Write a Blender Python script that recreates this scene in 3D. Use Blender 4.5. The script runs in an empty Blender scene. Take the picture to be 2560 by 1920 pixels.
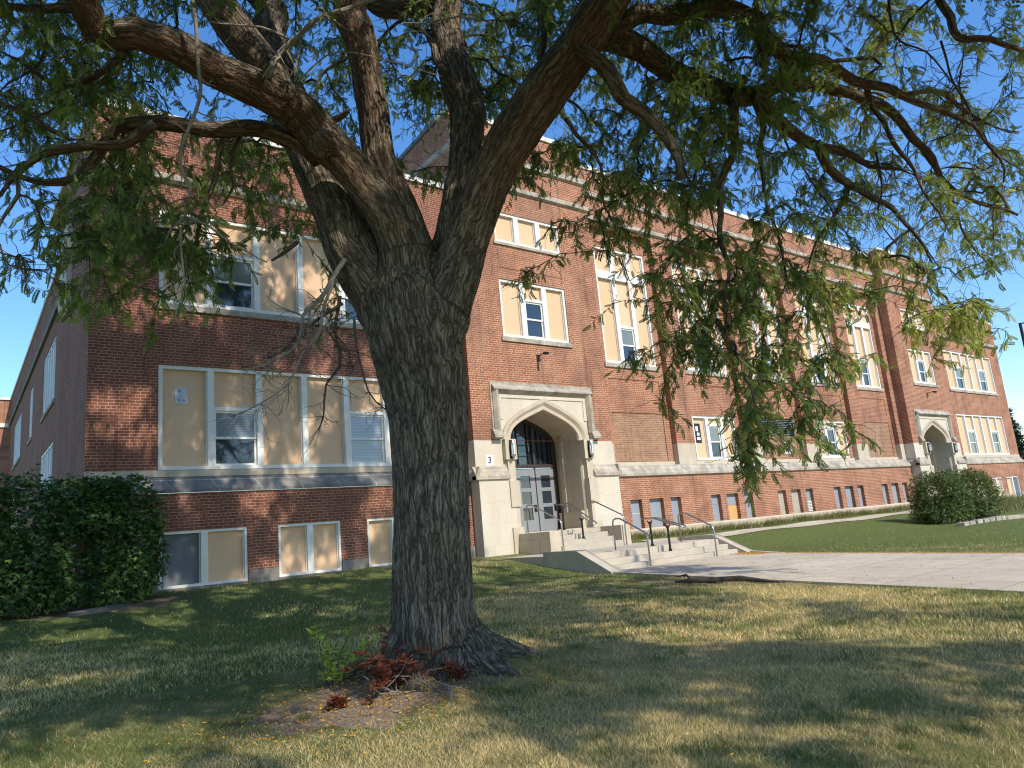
import bpy, bmesh, math, random
import numpy as np
from mathutils import Vector, Matrix, noise as mnoise

random.seed(7); rng = np.random.default_rng(11)
S = bpy.context.scene
COL = S.collection
rad = math.radians

# ------------------------------------------------------------------ camera
F_PX = 1855.7; YAW = .670; PITCH = .196; ROLL = .089
CAM = Vector((-2.55, -18.26, 0.0))
cy_, sy_ = math.cos(YAW), math.sin(YAW); cp_, sp_ = math.cos(PITCH), math.sin(PITCH); cr_, sr_ = math.cos(ROLL), math.sin(ROLL)
FWD = Vector((sy_*cp_, cy_*cp_, sp_)); _r = Vector((cy_, -sy_, 0)); _u = _r.cross(FWD)
RT = _r*cr_ - _u*sr_; UP = _u*cr_ + _r*sr_
cd = bpy.data.cameras.new('camera'); cam = bpy.data.objects.new('camera', cd); COL.objects.link(cam)
cd.sensor_width = 36; cd.lens = F_PX/2560*36; cd.clip_end = 3000; cd.clip_start = .05
M3 = Matrix((RT, UP, -FWD)).transposed()
cam.matrix_world = Matrix.Translation(CAM) @ M3.to_4x4()
S.camera = cam
NH = Vector((sy_, cy_, 0)); DH = 7.85
def at(u, v, off=0.0):
    """point seen at photo pixel (u,v), on the vertical plane through the tree moved back by off metres"""
    d = FWD + RT*((u-1280)/F_PX) - UP*((v-960)/F_PX)
    t = (DH+off)/NH.dot(d)
    return CAM + d*t, t
def proj(p):
    d = Vector(p)-CAM; z = d.dot(FWD)
    if z < .05: return None
    return 1280+F_PX*d.dot(RT)/z, 960-F_PX*d.dot(UP)/z

# ------------------------------------------------------------------ scene objects
def tag(o, label=None, cat=None, group=None, kind=None):
    if label: o['label'] = label
    if cat: o['category'] = cat
    if group: o['group'] = group
    if kind: o['kind'] = kind
    return o
def empty(name, loc=(0,0,0), rz=0):
    o = bpy.data.objects.new(name, None); COL.objects.link(o); o.location = loc; o.rotation_euler = (0,0,rz)
    o.empty_display_size = .2
    return o
def adopt(o, parent):
    """parent keeping the child's coordinates in the world"""
    o.parent = parent
    w = Matrix.Translation(parent.location) if parent.type == 'EMPTY' else Matrix.Identity(4)
    o.matrix_parent_inverse = w.inverted()
def copy_tree(o, parent=None):
    c = o.copy(); COL.objects.link(c)
    if parent is not None: c.parent = parent
    for ch in o.children: copy_tree(ch, c)
    return c

class MB:
    def __init__(s): s.v = []; s.f = []
    def q(s, *p):
        n = len(s.v); s.v += [tuple(x) for x in p]; s.f.append(tuple(range(n, n+len(p))))
    def box(s, x0,x1,y0,y1,z0,z1):
        n = len(s.v)
        s.v += [(x0,y0,z0),(x1,y0,z0),(x1,y1,z0),(x0,y1,z0),(x0,y0,z1),(x1,y0,z1),(x1,y1,z1),(x0,y1,z1)]
        for f in ((0,3,2,1),(4,5,6,7),(0,1,5,4),(1,2,6,5),(2,3,7,6),(3,0,4,7)): s.f.append(tuple(n+i for i in f))
    def prism(s, prof, x0, x1):
        """profile of (y,z) swept along x"""
        n = len(s.v); k = len(prof)
        s.v += [(x0,y,z) for y,z in prof] + [(x1,y,z) for y,z in prof]
        for i in range(k): s.f.append((n+i, n+(i+1)%k, n+k+(i+1)%k, n+k+i))
        s.f.append(tuple(n+i for i in range(k))); s.f.append(tuple(n+k+i for i in reversed(range(k))))
    def prismy(s, prof, y0, y1):
        """profile of (x,z) swept along y"""
        n = len(s.v); k = len(prof)
        s.v += [(x,y0,z) for x,z in prof] + [(x,y1,z) for x,z in prof]
        for i in range(k): s.f.append((n+i, n+(i+1)%k, n+k+(i+1)%k, n+k+i))
        s.f.append(tuple(n+i for i in range(k))); s.f.append(tuple(n+k+i for i in reversed(range(k))))
    def tube(s, pts, rads, n=8, cap=True):
        pts = [Vector(p) for p in pts]; m = len(pts)
        if m < 2: return
        t0 = (pts[1]-pts[0]).normalized()
        a = t0.orthogonal().normalized(); base = len(s.v)
        for i,p in enumerate(pts):
            t = (pts[min(i+1,m-1)]-pts[max(i-1,0)])
            if t.length < 1e-9: t = t0
            t = t.normalized(); a = (a - t*a.dot(t))
            a = a.normalized() if a.length > 1e-6 else t.orthogonal().normalized()
            b = t.cross(a); r = rads[i] if hasattr(rads,'__len__') else rads
            for k in range(n):
                an = 2*math.pi*k/n; w = p + a*(r*math.cos(an)) + b*(r*math.sin(an)); s.v.append((w.x,w.y,w.z))
        for i in range(m-1):
            for k in range(n):
                s.f.append((base+i*n+k, base+i*n+(k+1)%n, base+(i+1)*n+(k+1)%n, base+(i+1)*n+k))
        if cap:
            s.f.append(tuple(base+k for k in reversed(range(n)))); s.f.append(tuple(base+(m-1)*n+k for k in range(n)))
    def mesh(s, name):
        me = bpy.data.meshes.new(name); me.from_pydata(s.v, [], s.f); me.update(); return me
    def build(s, name, mat, parent=None, smooth=False, bevel=0):
        o = bpy.data.objects.new(name, s.mesh(name)); COL.objects.link(o)
        o.data.materials.append(mat)
        if smooth: o.data.shade_smooth()
        if parent is not None: adopt(o, parent)
        if bevel:
            b = o.modifiers.new('bevel', 'BEVEL'); b.width = bevel; b.segments = 2; b.limit_method = 'ANGLE'
        return o
def islands(mb):
    """split a mesh builder into the pieces that touch each other"""
    par = list(range(len(mb.v)))
    def fd(i):
        while par[i] != i: par[i] = par[par[i]]; i = par[i]
        return i
    for f in mb.f:
        for k in f[1:]: par[fd(k)] = fd(f[0])
    key = {}
    for i,p in enumerate(mb.v):
        k = tuple(round(c,3) for c in p)
        if k in key: par[fd(i)] = fd(key[k])
        else: key[k] = i
    comp = {}
    for f in mb.f: comp.setdefault(fd(f[0]),[]).append(f)
    box = {}
    for r,fs in comp.items():
        P_ = np.array([mb.v[i] for f in fs for i in f]); box[r] = (P_.min(0)-.012,P_.max(0)+.012)
    rs = list(comp); g = {r:r for r in rs}
    def fg(r):
        while g[r] != r: r = g[r]
        return r
    for i,a in enumerate(rs):
        for c in rs[i+1:]:
            if (box[a][0] <= box[c][1]).all() and (box[c][0] <= box[a][1]).all(): g[fg(a)] = fg(c)
    grp = {}
    for r in rs: grp.setdefault(fg(r),[]).extend(comp[r])
    out = []
    for fs in grp.values():
        m = MB(); mp = {}
        for f in fs:
            for i in f:
                if i not in mp: mp[i] = len(m.v); m.v.append(mb.v[i])
            m.f.append(tuple(mp[i] for i in f))
        out.append(m)
    return out
def np_mesh(name, V, faces_n, loops, colors=None):
    """V (n,3); faces all with faces_n corners; loops flat index array"""
    me = bpy.data.meshes.new(name); V = np.asarray(V, np.float32); nf = len(loops)//faces_n
    me.vertices.add(len(V)); me.vertices.foreach_set('co', V.ravel())
    me.loops.add(len(loops)); me.loops.foreach_set('vertex_index', np.asarray(loops, np.int32))
    me.polygons.add(nf); me.polygons.foreach_set('loop_start', np.arange(0, nf*faces_n, faces_n, dtype=np.int32))
    me.update(calc_edges=True)
    if colors is not None:
        at_ = me.color_attributes.new('Col', 'FLOAT_COLOR', 'POINT')
        c = np.ones((len(V),4), np.float32); c[:,:3] = colors; at_.data.foreach_set('color', c.ravel())
    return me
def link(me, name, mat, parent=None):
    o = bpy.data.objects.new(name, me); COL.objects.link(o); me.materials.append(mat)
    if parent is not None: adopt(o, parent)
    return o

# ------------------------------------------------------------------ materials
class N:
    def __init__(s, name):
        s.m = bpy.data.materials.new(name); s.m.use_nodes = True; s.t = s.m.node_tree; s.t.nodes.clear()
        s.out = s.t.nodes.new('ShaderNodeOutputMaterial')
    def n(s, typ, props=None, **ins):
        nd = s.t.nodes.new('ShaderNode'+typ)
        for k,v in (props or {}).items(): setattr(nd, k, v)
        for k,v in ins.items():
            key = k.replace('_',' ')
            sock = nd.inputs[key] if key in nd.inputs else nd.inputs[int(k[1:])]
            if hasattr(v, 'is_output') or isinstance(v, bpy.types.NodeSocket): s.t.links.new(v, sock)
            else:
                if isinstance(v, tuple) and len(v) == 3 and sock.type == 'RGBA': v = (*v, 1)
                sock.default_value = v
        return nd
    def math(s, op, a, b=0.0, clamp=False):
        nd = s.t.nodes.new('ShaderNodeMath'); nd.operation = op; nd.use_clamp = clamp
        for i,v in enumerate((a,b)):
            if isinstance(v, bpy.types.NodeSocket): s.t.links.new(v, nd.inputs[i])
            else: nd.inputs[i].default_value = v
        return nd.outputs[0]
    def mix(s, fac, a, b, mode='MIX'):
        nd = s.t.nodes.new('ShaderNodeMix'); nd.data_type = 'RGBA'; nd.blend_type = mode
        for sock,v in ((nd.inputs[0],fac),(nd.inputs[6],a),(nd.inputs[7],b)):
            if isinstance(v, bpy.types.NodeSocket): s.t.links.new(v, sock)
            else: sock.default_value = (*v,1) if isinstance(v, tuple) and len(v)==3 else v
        return nd.outputs[2]
    def noise(s, vec, scale, detail=4, rough=.55, dist=0.0):
        return s.n('TexNoise', Vector=vec, Scale=scale, Detail=detail, Roughness=rough, Distortion=dist).outputs['Fac']
    def ramp(s, fac, stops):
        nd = s.t.nodes.new('ShaderNodeValToRGB'); s.t.links.new(fac, nd.inputs[0]); cr = nd.color_ramp
        while len(cr.elements) < len(stops): cr.elements.new(.5)
        for e,(p,c) in zip(cr.elements, stops):
            e.position = p; e.color = (*c,1) if isinstance(c, tuple) else (c,c,c,1)
        return nd.outputs[0]
    def obj(s): return s.n('TexCoord').outputs['Object']
    def scalev(s, vec, sc):
        return s.n('VectorMath', {'operation':'MULTIPLY'}, i0=vec, i1=sc).outputs[0]
    def done(s, color, rough=.85, bump=None, bump_d=.01, bump_s=1.0, metal=0.0, spec=.3, **kw):
        p = s.n('BsdfPrincipled', Base_Color=color, Roughness=rough, Metallic=metal)
        p.inputs['Specular IOR Level'].default_value = spec
        for k,v in kw.items():
            p.inputs[k.replace('_',' ')].default_value = v
        if bump is not None:
            b = s.n('Bump', Height=bump, Distance=bump_d, Strength=bump_s); s.t.links.new(b.outputs[0], p.inputs['Normal'])
        s.t.links.new(p.outputs[0], s.out.inputs[0]); s.p = p
        return s.m

def mat_brick(name, a, b, mortar, dark=.35, pale=.25):
    s = N(name); o = s.obj(); xyz = s.n('SeparateXYZ', i0=o)
    u = s.math('ADD', xyz.outputs[0], xyz.outputs[1]); v = xyz.outputs[2]
    uv = s.n('CombineXYZ', X=u, Y=s.math('ADD', v, 7.0)).outputs[0]
    H = .0698
    args = dict(Vector=uv, Scale=1.0, Mortar_Size=.0072, Mortar_Smooth=.15, Bias=-.1, Row_Height=H)
    st = s.n('TexBrick', dict(offset=.5, offset_frequency=2, squash=1), Color1=a, Color2=b, Mortar=mortar, Brick_Width=.2159, **args)
    hd = s.n('TexBrick', dict(offset=.5, offset_frequency=2, squash=1), Color1=a, Color2=b, Mortar=mortar, Brick_Width=.108, **args)
    row = s.math('FLOOR', s.math('DIVIDE', s.math('ADD', v, 7.0), H))
    ish = s.math('LESS_THAN', s.math('MODULO', row, 6.0), .5)
    c = s.mix(ish, st.outputs[0], hd.outputs[0]); fac = s.n('Mix', {'data_type':'FLOAT'}, i0=ish, i2=st.outputs[1], i3=hd.outputs[1]).outputs[0]
    n1 = s.noise(o, 1.1, 5); n2 = s.noise(s.scalev(o, (1.6,1.6,.35)), 1.0, 4); n3 = s.noise(o, 34, 3)
    c = s.mix(s.math('MULTIPLY', s.ramp(n1, [(.42,0.0),(.7,1.0)]), dark), c, (.12,.055,.04), 'MIX')
    c = s.mix(s.math('MULTIPLY', s.ramp(n2, [(.5,0.0),(.74,1.0)]), pale), c, (.46,.33,.25))
    run = s.noise(s.scalev(o, (5.5,5.5,.22)), 1.0, 4, .6); c = s.mix(s.math('MULTIPLY', s.ramp(run, [(.53,0.0),(.72,1.0)]), .5), c, (.10,.055,.042))
    c = s.mix(s.math('MULTIPLY', n3, .35), c, s.mix(.5, c, (.06,.03,.02)))
    h = s.math('ADD', s.math('MULTIPLY', s.math('SUBTRACT', 1.0, fac), 1.0), s.math('MULTIPLY', n3, .35))
    return s.done(c, .9, h, .006, .8)
def mat_stone(name, base, stain, amount=.4, bw=1.15, bh=.62, joint=(.62,.56,.46), jm=.006, streak=True):
    s = N(name); o = s.obj(); xyz = s.n('SeparateXYZ', i0=o)
    uv = s.n('CombineXYZ', X=s.math('ADD', xyz.outputs[0], xyz.outputs[1]), Y=s.math('ADD', xyz.outputs[2], 7.17)).outputs[0]
    br = s.n('TexBrick', dict(offset=.5, offset_frequency=2), Vector=uv, Scale=1.0, Color1=base, Color2=tuple(x*.9 for x in base), Mortar=joint, Mortar_Size=jm, Mortar_Smooth=.1, Brick_Width=bw, Row_Height=bh)
    n1 = s.noise(s.scalev(o, (1,1,.4)) if streak else o, 2.6, 6, .62); n2 = s.noise(o, 22, 5); n0 = s.noise(o, .8, 3)
    f = s.math('MULTIPLY', s.ramp(n1, [(.4,0.0),(.68,1.0)]), amount)
    c = s.mix(f, br.outputs[0], stain)
    c = s.mix(s.math('MULTIPLY', s.ramp(n0, [(.4,0.0),(.7,1.0)]), .25), c, (.55,.42,.29))
    c = s.mix(.35, c, s.mix(n2, (.2,.18,.15), (.8,.76,.68)), 'SOFT_LIGHT')
    return s.done(c, .9, s.math('ADD', n2, s.math('MULTIPLY', br.outputs[1], -.8)), .006, .6)
def mat_plain(name, col, rough=.6, nscale=8, namt=.25, dark=None, bump=.002, metal=0.0, spec=.3, stretch=(1,1,1)):
    s = N(name); o = s.obj(); v = s.scalev(o, stretch)
    n = s.noise(v, nscale, 5, .6); n2 = s.noise(v, nscale*7, 3)
    d = dark or tuple(x*.6 for x in col)
    c = s.mix(s.math('MULTIPLY', s.ramp(n, [(.38,0.0),(.75,1.0)]), namt), col, d)
    c = s.mix(s.math('MULTIPLY', n2, .15), c, d)
    return s.done(c, rough, s.math('ADD', n, n2), bump, .5, metal=metal, spec=spec)

M = {}
M['brick'] = mat_brick('red_brick', (.40,.148,.074), (.275,.094,.047), (.72,.49,.335), .5, .18)
M['brick_shaded'] = mat_brick('red_brick_left_wing_shaded', (.27,.088,.050), (.16,.052,.033), (.50,.32,.23), .4, .12)  # copy of the red brick with the left wing's shade put into its colours
M['brick_pale'] = mat_brick('infill_brick', (.37,.20,.11), (.25,.115,.065), (.55,.40,.27), .2, .4)
M['stone'] = mat_stone('limestone', (.56,.49,.385), (.30,.255,.20), .35)
M['stone_white'] = mat_stone('limestone_clean', (.63,.58,.49), (.46,.37,.27), .3)
M['stone_grey'] = mat_stone('weathered_limestone', (.44,.40,.33), (.15,.14,.125), .8, bw=.66, bh=9, joint=(.62,.57,.48), jm=.009, streak=False)
M['stone_black'] = mat_stone('dark_limestone', (.22,.215,.21), (.07,.07,.075), .85, bw=1.02, bh=9, joint=(.55,.52,.47), jm=.008, streak=False)  # darker grey limestone for the left wing and its side wall
M['concrete'] = mat_stone('concrete', (.47,.43,.36), (.31,.28,.23), .55, bw=3.1, bh=9, joint=(.3,.27,.22), jm=.004, streak=False)
M['plinth'] = mat_stone('plinth_concrete', (.55,.48,.36), (.36,.30,.22), .5, bw=2.6, bh=9, jm=.004)
M['coping'] = mat_plain('white_coping', (.74,.72,.67), .7, 3, .35, (.45,.43,.39))
M['white'] = mat_plain('white_window_paint', (.77,.76,.71), .5, 3, .3, (.56,.54,.48), stretch=(1,1,.3))
def board_material():
    s = N('tan_board'); o = s.obj(); rnd = s.n('ObjectInfo').outputs['Random']
    v = s.n('VectorMath', {'operation':'ADD'}, i0=o, i1=s.n('CombineXYZ', X=s.math('MULTIPLY', rnd, 37.0), Z=s.math('MULTIPLY', rnd, 11.0)).outputs[0]).outputs[0]
    st = s.noise(s.scalev(v, (6,6,.5)), 1.0, 5, .6); bl = s.noise(v, 1.6, 5, .6); gr = s.noise(s.scalev(v, (60,60,3)), 1.0, 3)
    c = s.mix(rnd, (.69,.445,.26), (.715,.49,.315))
    c = s.mix(s.math('MULTIPLY', s.ramp(st, [(.5,0.0),(.75,1.0)]), .16), c, (.47,.31,.185))
    c = s.mix(s.math('MULTIPLY', s.ramp(bl, [(.45,0.0),(.7,1.0)]), .12), c, (.60,.43,.29))
    c = s.mix(s.math('MULTIPLY', gr, .05), c, (.42,.27,.15))
    return s.done(c, .75, gr, .002, .4)
M['board'] = board_material()
M['ply'] = mat_plain('orange_plywood', (.62,.36,.13), .8, 6, .4, (.45,.24,.08))
M['greyboard'] = mat_plain('grey_board', (.155,.17,.19), .6, 2, .5, (.10,.11,.125))
M['greyboard_light'] = mat_plain('light_grey_board', (.29,.31,.34), .65, 2.5, .4, (.20,.215,.23))
M['stoneboard'] = mat_plain('cement_board', (.42,.38,.30), .85, 4, .5, (.28,.25,.19))
M['door'] = mat_plain('grey_door_paint', (.25,.265,.28), .45, 4, .35, (.17,.18,.185))
M['darkwood'] = mat_plain('dark_bronze_frame', (.055,.042,.036), .45, 6, .4)
M['black'] = mat_plain('black_paint', (.018,.018,.02), .35, 9, .3)
M['steel'] = mat_plain('brushed_steel', (.42,.42,.42), .35, 20, .3, metal=1.0)
M['signwhite'] = mat_plain('white_sign', (.80,.82,.84), .4, 9, .1)
M['sky_plate'] = mat_plain('pale_grey_plate', (.50,.55,.62), .4, 7, .15)
M['pale_glass'] = mat_plain('frosted_lamp_glass', (.82,.84,.86), .2, 20, .1)
M['roof'] = mat_plain('roof_gravel', (.2,.19,.18), .9, 3, .4)
M['dark'] = mat_plain('interior_dark', (.012,.012,.013), .9, 3, .2)
def mat_glass(name, col, lo=.03):
    s = N(name); o = s.obj(); n = s.noise(o, .8, 2)
    return s.done(s.mix(n, col, tuple(x*.5 for x in col)), lo, s.noise(o, 1.7, 1), .004, .25, spec=.9)
M['glass'] = mat_glass('window_glass', (.030,.045,.062))
M['glass_pale'] = mat_glass('window_glass_with_shade', (.21,.235,.20), .06)
M['glass_blind'] = None
def mat_blind():
    s = N('window_glass_with_blind'); o = s.obj(); z = s.n('SeparateXYZ', i0=o).outputs[2]
    w = s.math('FRACT', s.math('MULTIPLY', z, 24.0)); st = s.ramp(w, [(.12,.25),(.3,1.0)])
    c = s.mix(st, (.06,.075,.09), (.26,.29,.32))
    return s.done(c, .05, None, spec=.9)
M['glass_blind'] = mat_blind()

def bark_material():
    s = N('locust_bark'); a = s.n('Attribute', {'attribute_name':'bark'}).outputs['Vector']
    geo = s.n('NewGeometry'); nz = s.n('SeparateXYZ', i0=geo.outputs['Normal']).outputs[2]
    v = s.scalev(a, (1,1,.13)); dn = s.n('TexNoise', Vector=a, Scale=5.0, Detail=4)
    dv = s.n('VectorMath', {'operation':'MULTIPLY_ADD'}, i0=dn.outputs['Color'], i1=(.085,.085,.03), i2=v).outputs[0]
    def ridge(sc,det): return s.math('ABSOLUTE', s.math('SUBTRACT', s.noise(dv, sc, det, .5), .5))
    r1 = ridge(15, 3); r2 = ridge(34, 3)
    crack = s.math('MULTIPLY', s.ramp(r1, [(.0,0.0),(.028,.45),(.10,1.0)]), s.ramp(r2, [(.0,.35),(.03,.75),(.09,1.0)]))
    n1 = s.noise(v, 26, 6, .65); n2 = s.noise(a, 1.4, 4); n3 = s.noise(a, 70, 3)
    h = s.math('ADD', s.math('MULTIPLY', crack, .75), s.math('MULTIPLY', n1, .55))
    c = s.mix(n1, (.185,.145,.104), (.40,.33,.245))
    c = s.mix(s.ramp(n2, [(.4,0.0),(.7,.6)]), c, (.29,.245,.16))
    c = s.mix(s.math('MULTIPLY', s.math('SUBTRACT', 1.0, crack), .9), c, (.022,.016,.012))
    z = s.n('SeparateXYZ', i0=s.obj()).outputs[2]
    up = s.n('MapRange', i0=z, i1=2.6, i2=4.2, i3=0.0, i4=1.0).outputs[0]
    und = s.n('MapRange', i0=nz, i1=.25, i2=-.45, i3=0.0, i4=1.0).outputs[0]
    redf = s.math('MULTIPLY', s.math('MULTIPLY', up, und), s.ramp(s.noise(a, 2.3, 3), [(.3,.25),(.6,1.0)]))
    c = s.mix(s.math('MULTIPLY', redf, .55), c, s.mix(n1, (.10,.034,.017), (.27,.105,.05)))
    c = s.mix(s.math('MULTIPLY', n3, .3), c, (.05,.04,.03))
    return s.done(c, .95, h, .035, 1.0, spec=.1)
M['bark'] = bark_material()
M['twig'] = mat_plain('twig_bark', (.085,.066,.05), .9, 12, .5, (.04,.03,.024))
M['darkslab'] = mat_plain('dirty_slab', (.13,.12,.105), .9, 5, .6, (.05,.045,.04))
M['greystick'] = mat_plain('weathered_stick', (.24,.22,.19), .9, 14, .6, (.08,.07,.06))
M['deadtwig'] = mat_plain('dead_grey_twig', (.29,.26,.215), .9, 12, .6, (.11,.09,.072))
def leaf_material(name, trans=.45, rough=.5):
    s = N(name); c = s.n('Attribute', {'attribute_name':'Col'}).outputs['Color']
    p = s.n('BsdfPrincipled', Base_Color=c, Roughness=rough); p.inputs['Specular IOR Level'].default_value = .35
    t = s.n('BsdfTranslucent', Color=s.mix(1.0, c, (1.25,1.35,.7), 'MULTIPLY'))
    m = s.n('MixShader', i0=trans, i1=p.outputs[0], i2=t.outputs[0]); s.t.links.new(m.outputs[0], s.out.inputs[0])
    return s.m
M['leaf'] = leaf_material('locust_leaf', .5)
M['shrubleaf'] = leaf_material('shrub_leaf', .3, .42)
M['grass'] = leaf_material('grass_blade', .3, .6)
M['litter'] = leaf_material('dry_leaf', .2, .7)

def ground_material():
    s = N('lawn_ground'); o = s.obj()
    n1 = s.noise(o, .33, 5, .6); n2 = s.noise(o, 2.4, 5, .6); n3 = s.noise(o, 38, 4, .7)
    sx = s.n('SeparateXYZ', i0=o)
    green = s.mix(n3, (.060,.080,.024), (.165,.195,.060)); straw = s.mix(n3, (.17,.125,.055), (.52,.395,.195))
    right = s.n('MapRange', i0=sx.outputs[0], i1=13.0, i2=17.0, i3=0.0, i4=-.22).outputs[0]
    near = s.math('ADD', s.n('MapRange', i0=sx.outputs[1], i1=-5.0, i2=-9.0, i3=-.16, i4=.0).outputs[0], s.n('MapRange', i0=sx.outputs[0], i1=-2.0, i2=5.0, i3=-.07, i4=.07).outputs[0])
    f = s.math('ADD', s.math('ADD', s.math('ADD', s.math('MULTIPLY', n1, .6), s.math('MULTIPLY', n2, .4)), right), near)
    c = s.mix(s.ramp(f, [(.40,0.0),(.62,1.0)]), green, straw)
    vd = s.n('VectorMath', {'operation':'SUBTRACT'}, i0=o, i1=(.60,-11.8,0)).outputs[0]
    vd = s.n('VectorMath', {'operation':'MULTIPLY'}, i0=vd, i1=(.62,.75,0)).outputs[0]
    ds = s.n('VectorMath', {'operation':'LENGTH'}, i0=vd).outputs['Value']
    dm = s.ramp(s.math('ADD', s.math('ADD', ds, -.25), s.math('MULTIPLY', n2, 1.3)), [(.95,1.0),(1.45,0.0)])
    c = s.mix(dm, c, s.mix(n3, (.17,.125,.085), (.33,.26,.19)))
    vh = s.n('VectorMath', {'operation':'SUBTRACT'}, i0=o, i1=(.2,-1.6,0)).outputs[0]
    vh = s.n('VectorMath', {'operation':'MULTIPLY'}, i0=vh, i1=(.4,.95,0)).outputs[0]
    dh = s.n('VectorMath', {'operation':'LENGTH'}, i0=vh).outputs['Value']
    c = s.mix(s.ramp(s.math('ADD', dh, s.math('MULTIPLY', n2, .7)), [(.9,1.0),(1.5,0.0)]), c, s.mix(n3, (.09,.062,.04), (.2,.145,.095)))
    return s.done(c, .95, s.math('ADD', n3, s.math('MULTIPLY', n2, .5)), .03, .9, spec=.1)
M['ground'] = ground_material()
def walk_material():
    s = N('walk_concrete'); o = s.obj()
    br = s.n('TexBrick', dict(offset=0.0), Vector=o, Scale=1.0, Color1=(.55,.475,.365), Color2=(.48,.41,.315), Mortar=(.2,.175,.14), Mortar_Size=.011, Brick_Width=1.72, Row_Height=1.72)
    n1 = s.noise(o, .9, 6, .65); n2 = s.noise(o, 14, 5, .7)
    c = s.mix(s.math('MULTIPLY', s.ramp(n1, [(.42,0.0),(.7,1.0)]), .45), br.outputs[0], (.34,.295,.235))
    c = s.mix(.4, c, s.mix(n2, (.2,.2,.2), (.85,.83,.8)), 'SOFT_LIGHT')
    c = s.mix(s.math('MULTIPLY', s.ramp(s.noise(o, 3.1, 6, .7), [(.5,0.0),(.68,1.0)]), .4), c, (.27,.225,.165))
    cr = s.n('TexVoronoi', {'feature':'DISTANCE_TO_EDGE'}, Vector=s.n('VectorMath', {'operation':'MULTIPLY_ADD'}, i0=s.n('TexNoise', Vector=o, Scale=2.5).outputs['Color'], i1=(.5,.5,.5), i2=o).outputs[0], Scale=.42).outputs['Distance']
    c = s.mix(s.ramp(cr, [(.0,.45),(.008,0.0)]), c, (.16,.14,.11))
    return s.done(c, .9, n2, .006, .6)
M['walk'] = walk_material()

# ------------------------------------------------------------------ world and sun
SUN_EL = rad(41); SUN_AZ = rad(6)      # azimuth measured from -Y towards +X
w = bpy.data.worlds.new('World'); S.world = w; w.use_nodes = True
wt = w.node_tree; bg = wt.nodes['Background']; sky = wt.nodes.new('ShaderNodeTexSky')
sky.sky_type = 'NISHITA'; sky.sun_disc = False; sky.sun_elevation = SUN_EL; sky.sun_rotation = math.pi - SUN_AZ
sky.air_density = 1.1; sky.dust_density = .2; sky.ozone_density = 2.2; sky.altitude = 200
hs = wt.nodes.new('ShaderNodeHueSaturation'); hs.inputs['Hue'].default_value = .506; hs.inputs['Saturation'].default_value = 1.28; hs.inputs['Value'].default_value = 1.6
wt.links.new(sky.outputs[0], hs.inputs['Color']); wt.links.new(hs.outputs[0], bg.inputs[0]); bg.inputs[1].default_value = .15
sl = bpy.data.lights.new('sun', 'SUN'); sl.energy = 5.0; sl.angle = rad(.53); sl.color = (1.0,.93,.82)
so = bpy.data.objects.new('sun', sl); COL.objects.link(so)
SUNV = Vector((math.sin(SUN_AZ)*math.cos(SUN_EL), -math.cos(SUN_AZ)*math.cos(SUN_EL), math.sin(SUN_EL)))
so.rotation_euler = (-SUNV).to_track_quat('-Z','Y').to_euler(); so.location = (0,-30,40)
S.view_settings.view_transform = 'Standard'; S.view_settings.look = 'None'; S.view_settings.exposure = 0; S.view_settings.gamma = 1
S.cycles.max_bounces = 6; S.cycles.diffuse_bounces = 3; S.cycles.transmission_bounces = 3; S.cycles.use_denoising = True; S.cycles.filter_width = 1.15
S.cycles.sample_clamp_indirect = 6

# ------------------------------------------------------------------ ground
def gz(x, y):
    if y > -.2: z = -.62
    elif y > -5.4:
        t = (-.2-y)/5.2; z = -.62 - .53*(.35*t+.65*(3*t*t-2*t*t*t))
    else: z = -1.15 - .033*min(-5.4-y, 16)
    d2 = (x-1.56)**2+(y+11.5)**2
    z += .10*math.exp(-d2/1.6)
    z += .018*math.sin(x*1.3+.7*y)+.014*math.sin(y*1.9-x*.6) if not (9.6 < x < 15.6) else 0
    return z
def axis(parts):
    r = []
    for a,b,n in parts: r += list(np.linspace(a,b,n,endpoint=False))
    return r+[parts[-1][1]]
xs = axis([(-900,-60,6),(-60,-12,12),(-12,22,110),(22,60,50),(60,120,10),(120,900,6)])
ys = axis([(-900,-60,6),(-60,-22,10),(-22,1,95),(1,60,10),(60,900,6)])
V = [(x,y,gz(x,y)) for y in ys for x in xs]; nx = len(xs)
fl = []
for j in range(len(ys)-1):
    for i in range(nx-1): fl += [j*nx+i, j*nx+i+1, (j+1)*nx+i+1, (j+1)*nx+i]
g = link(np_mesh('lawn', V, 4, fl), 'lawn', M['ground']); g.data.shade_smooth(); tag(g, kind='structure')

# front walk: a slab 3 cm proud of the lawn, running out from the steps
WX0, WX1 = 10.02, 15.28
b = MB(); yy = list(np.linspace(-5.2,-60,60))
for i in range(len(yy)-1):
    y0,y1 = yy[i],yy[i+1]; z0,z1 = gz(12,y0)+.035, gz(12,y1)+.035
    x0a = WX0 - max(0,(-y0-6))*.09; x0b = WX0 - max(0,(-y1-6))*.09
    b.q((x0a,y0,z0),(x0b,y1,z1),(WX1,y1,z1),(WX1,y0,z0))
    b.q((x0a,y0,z0-.12),(x0b,y1,z1-.12),(x0b,y1,z1),(x0a,y0,z0)); b.q((WX1,y1,z1-.12),(WX1,y0,z0-.12),(WX1,y0,z0),(WX1,y1,z1))
tag(b.build('front_walk', M['walk']), kind='structure')
# narrow walk along the foot of the building
b = MB()
for i in range(44):
    x0 = 15.75+i*.52; x1 = x0+.515
    b.q((x0,-1.15,gz(x0,-1.15)+.02),(x1,-1.15,gz(x1,-1.15)+.02),(x1,-2.0,gz(x1,-2.0)+.02),(x0,-2.0,gz(x0,-2.0)+.02))
tag(b.build('side_walk', M['walk']), kind='structure')

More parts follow.
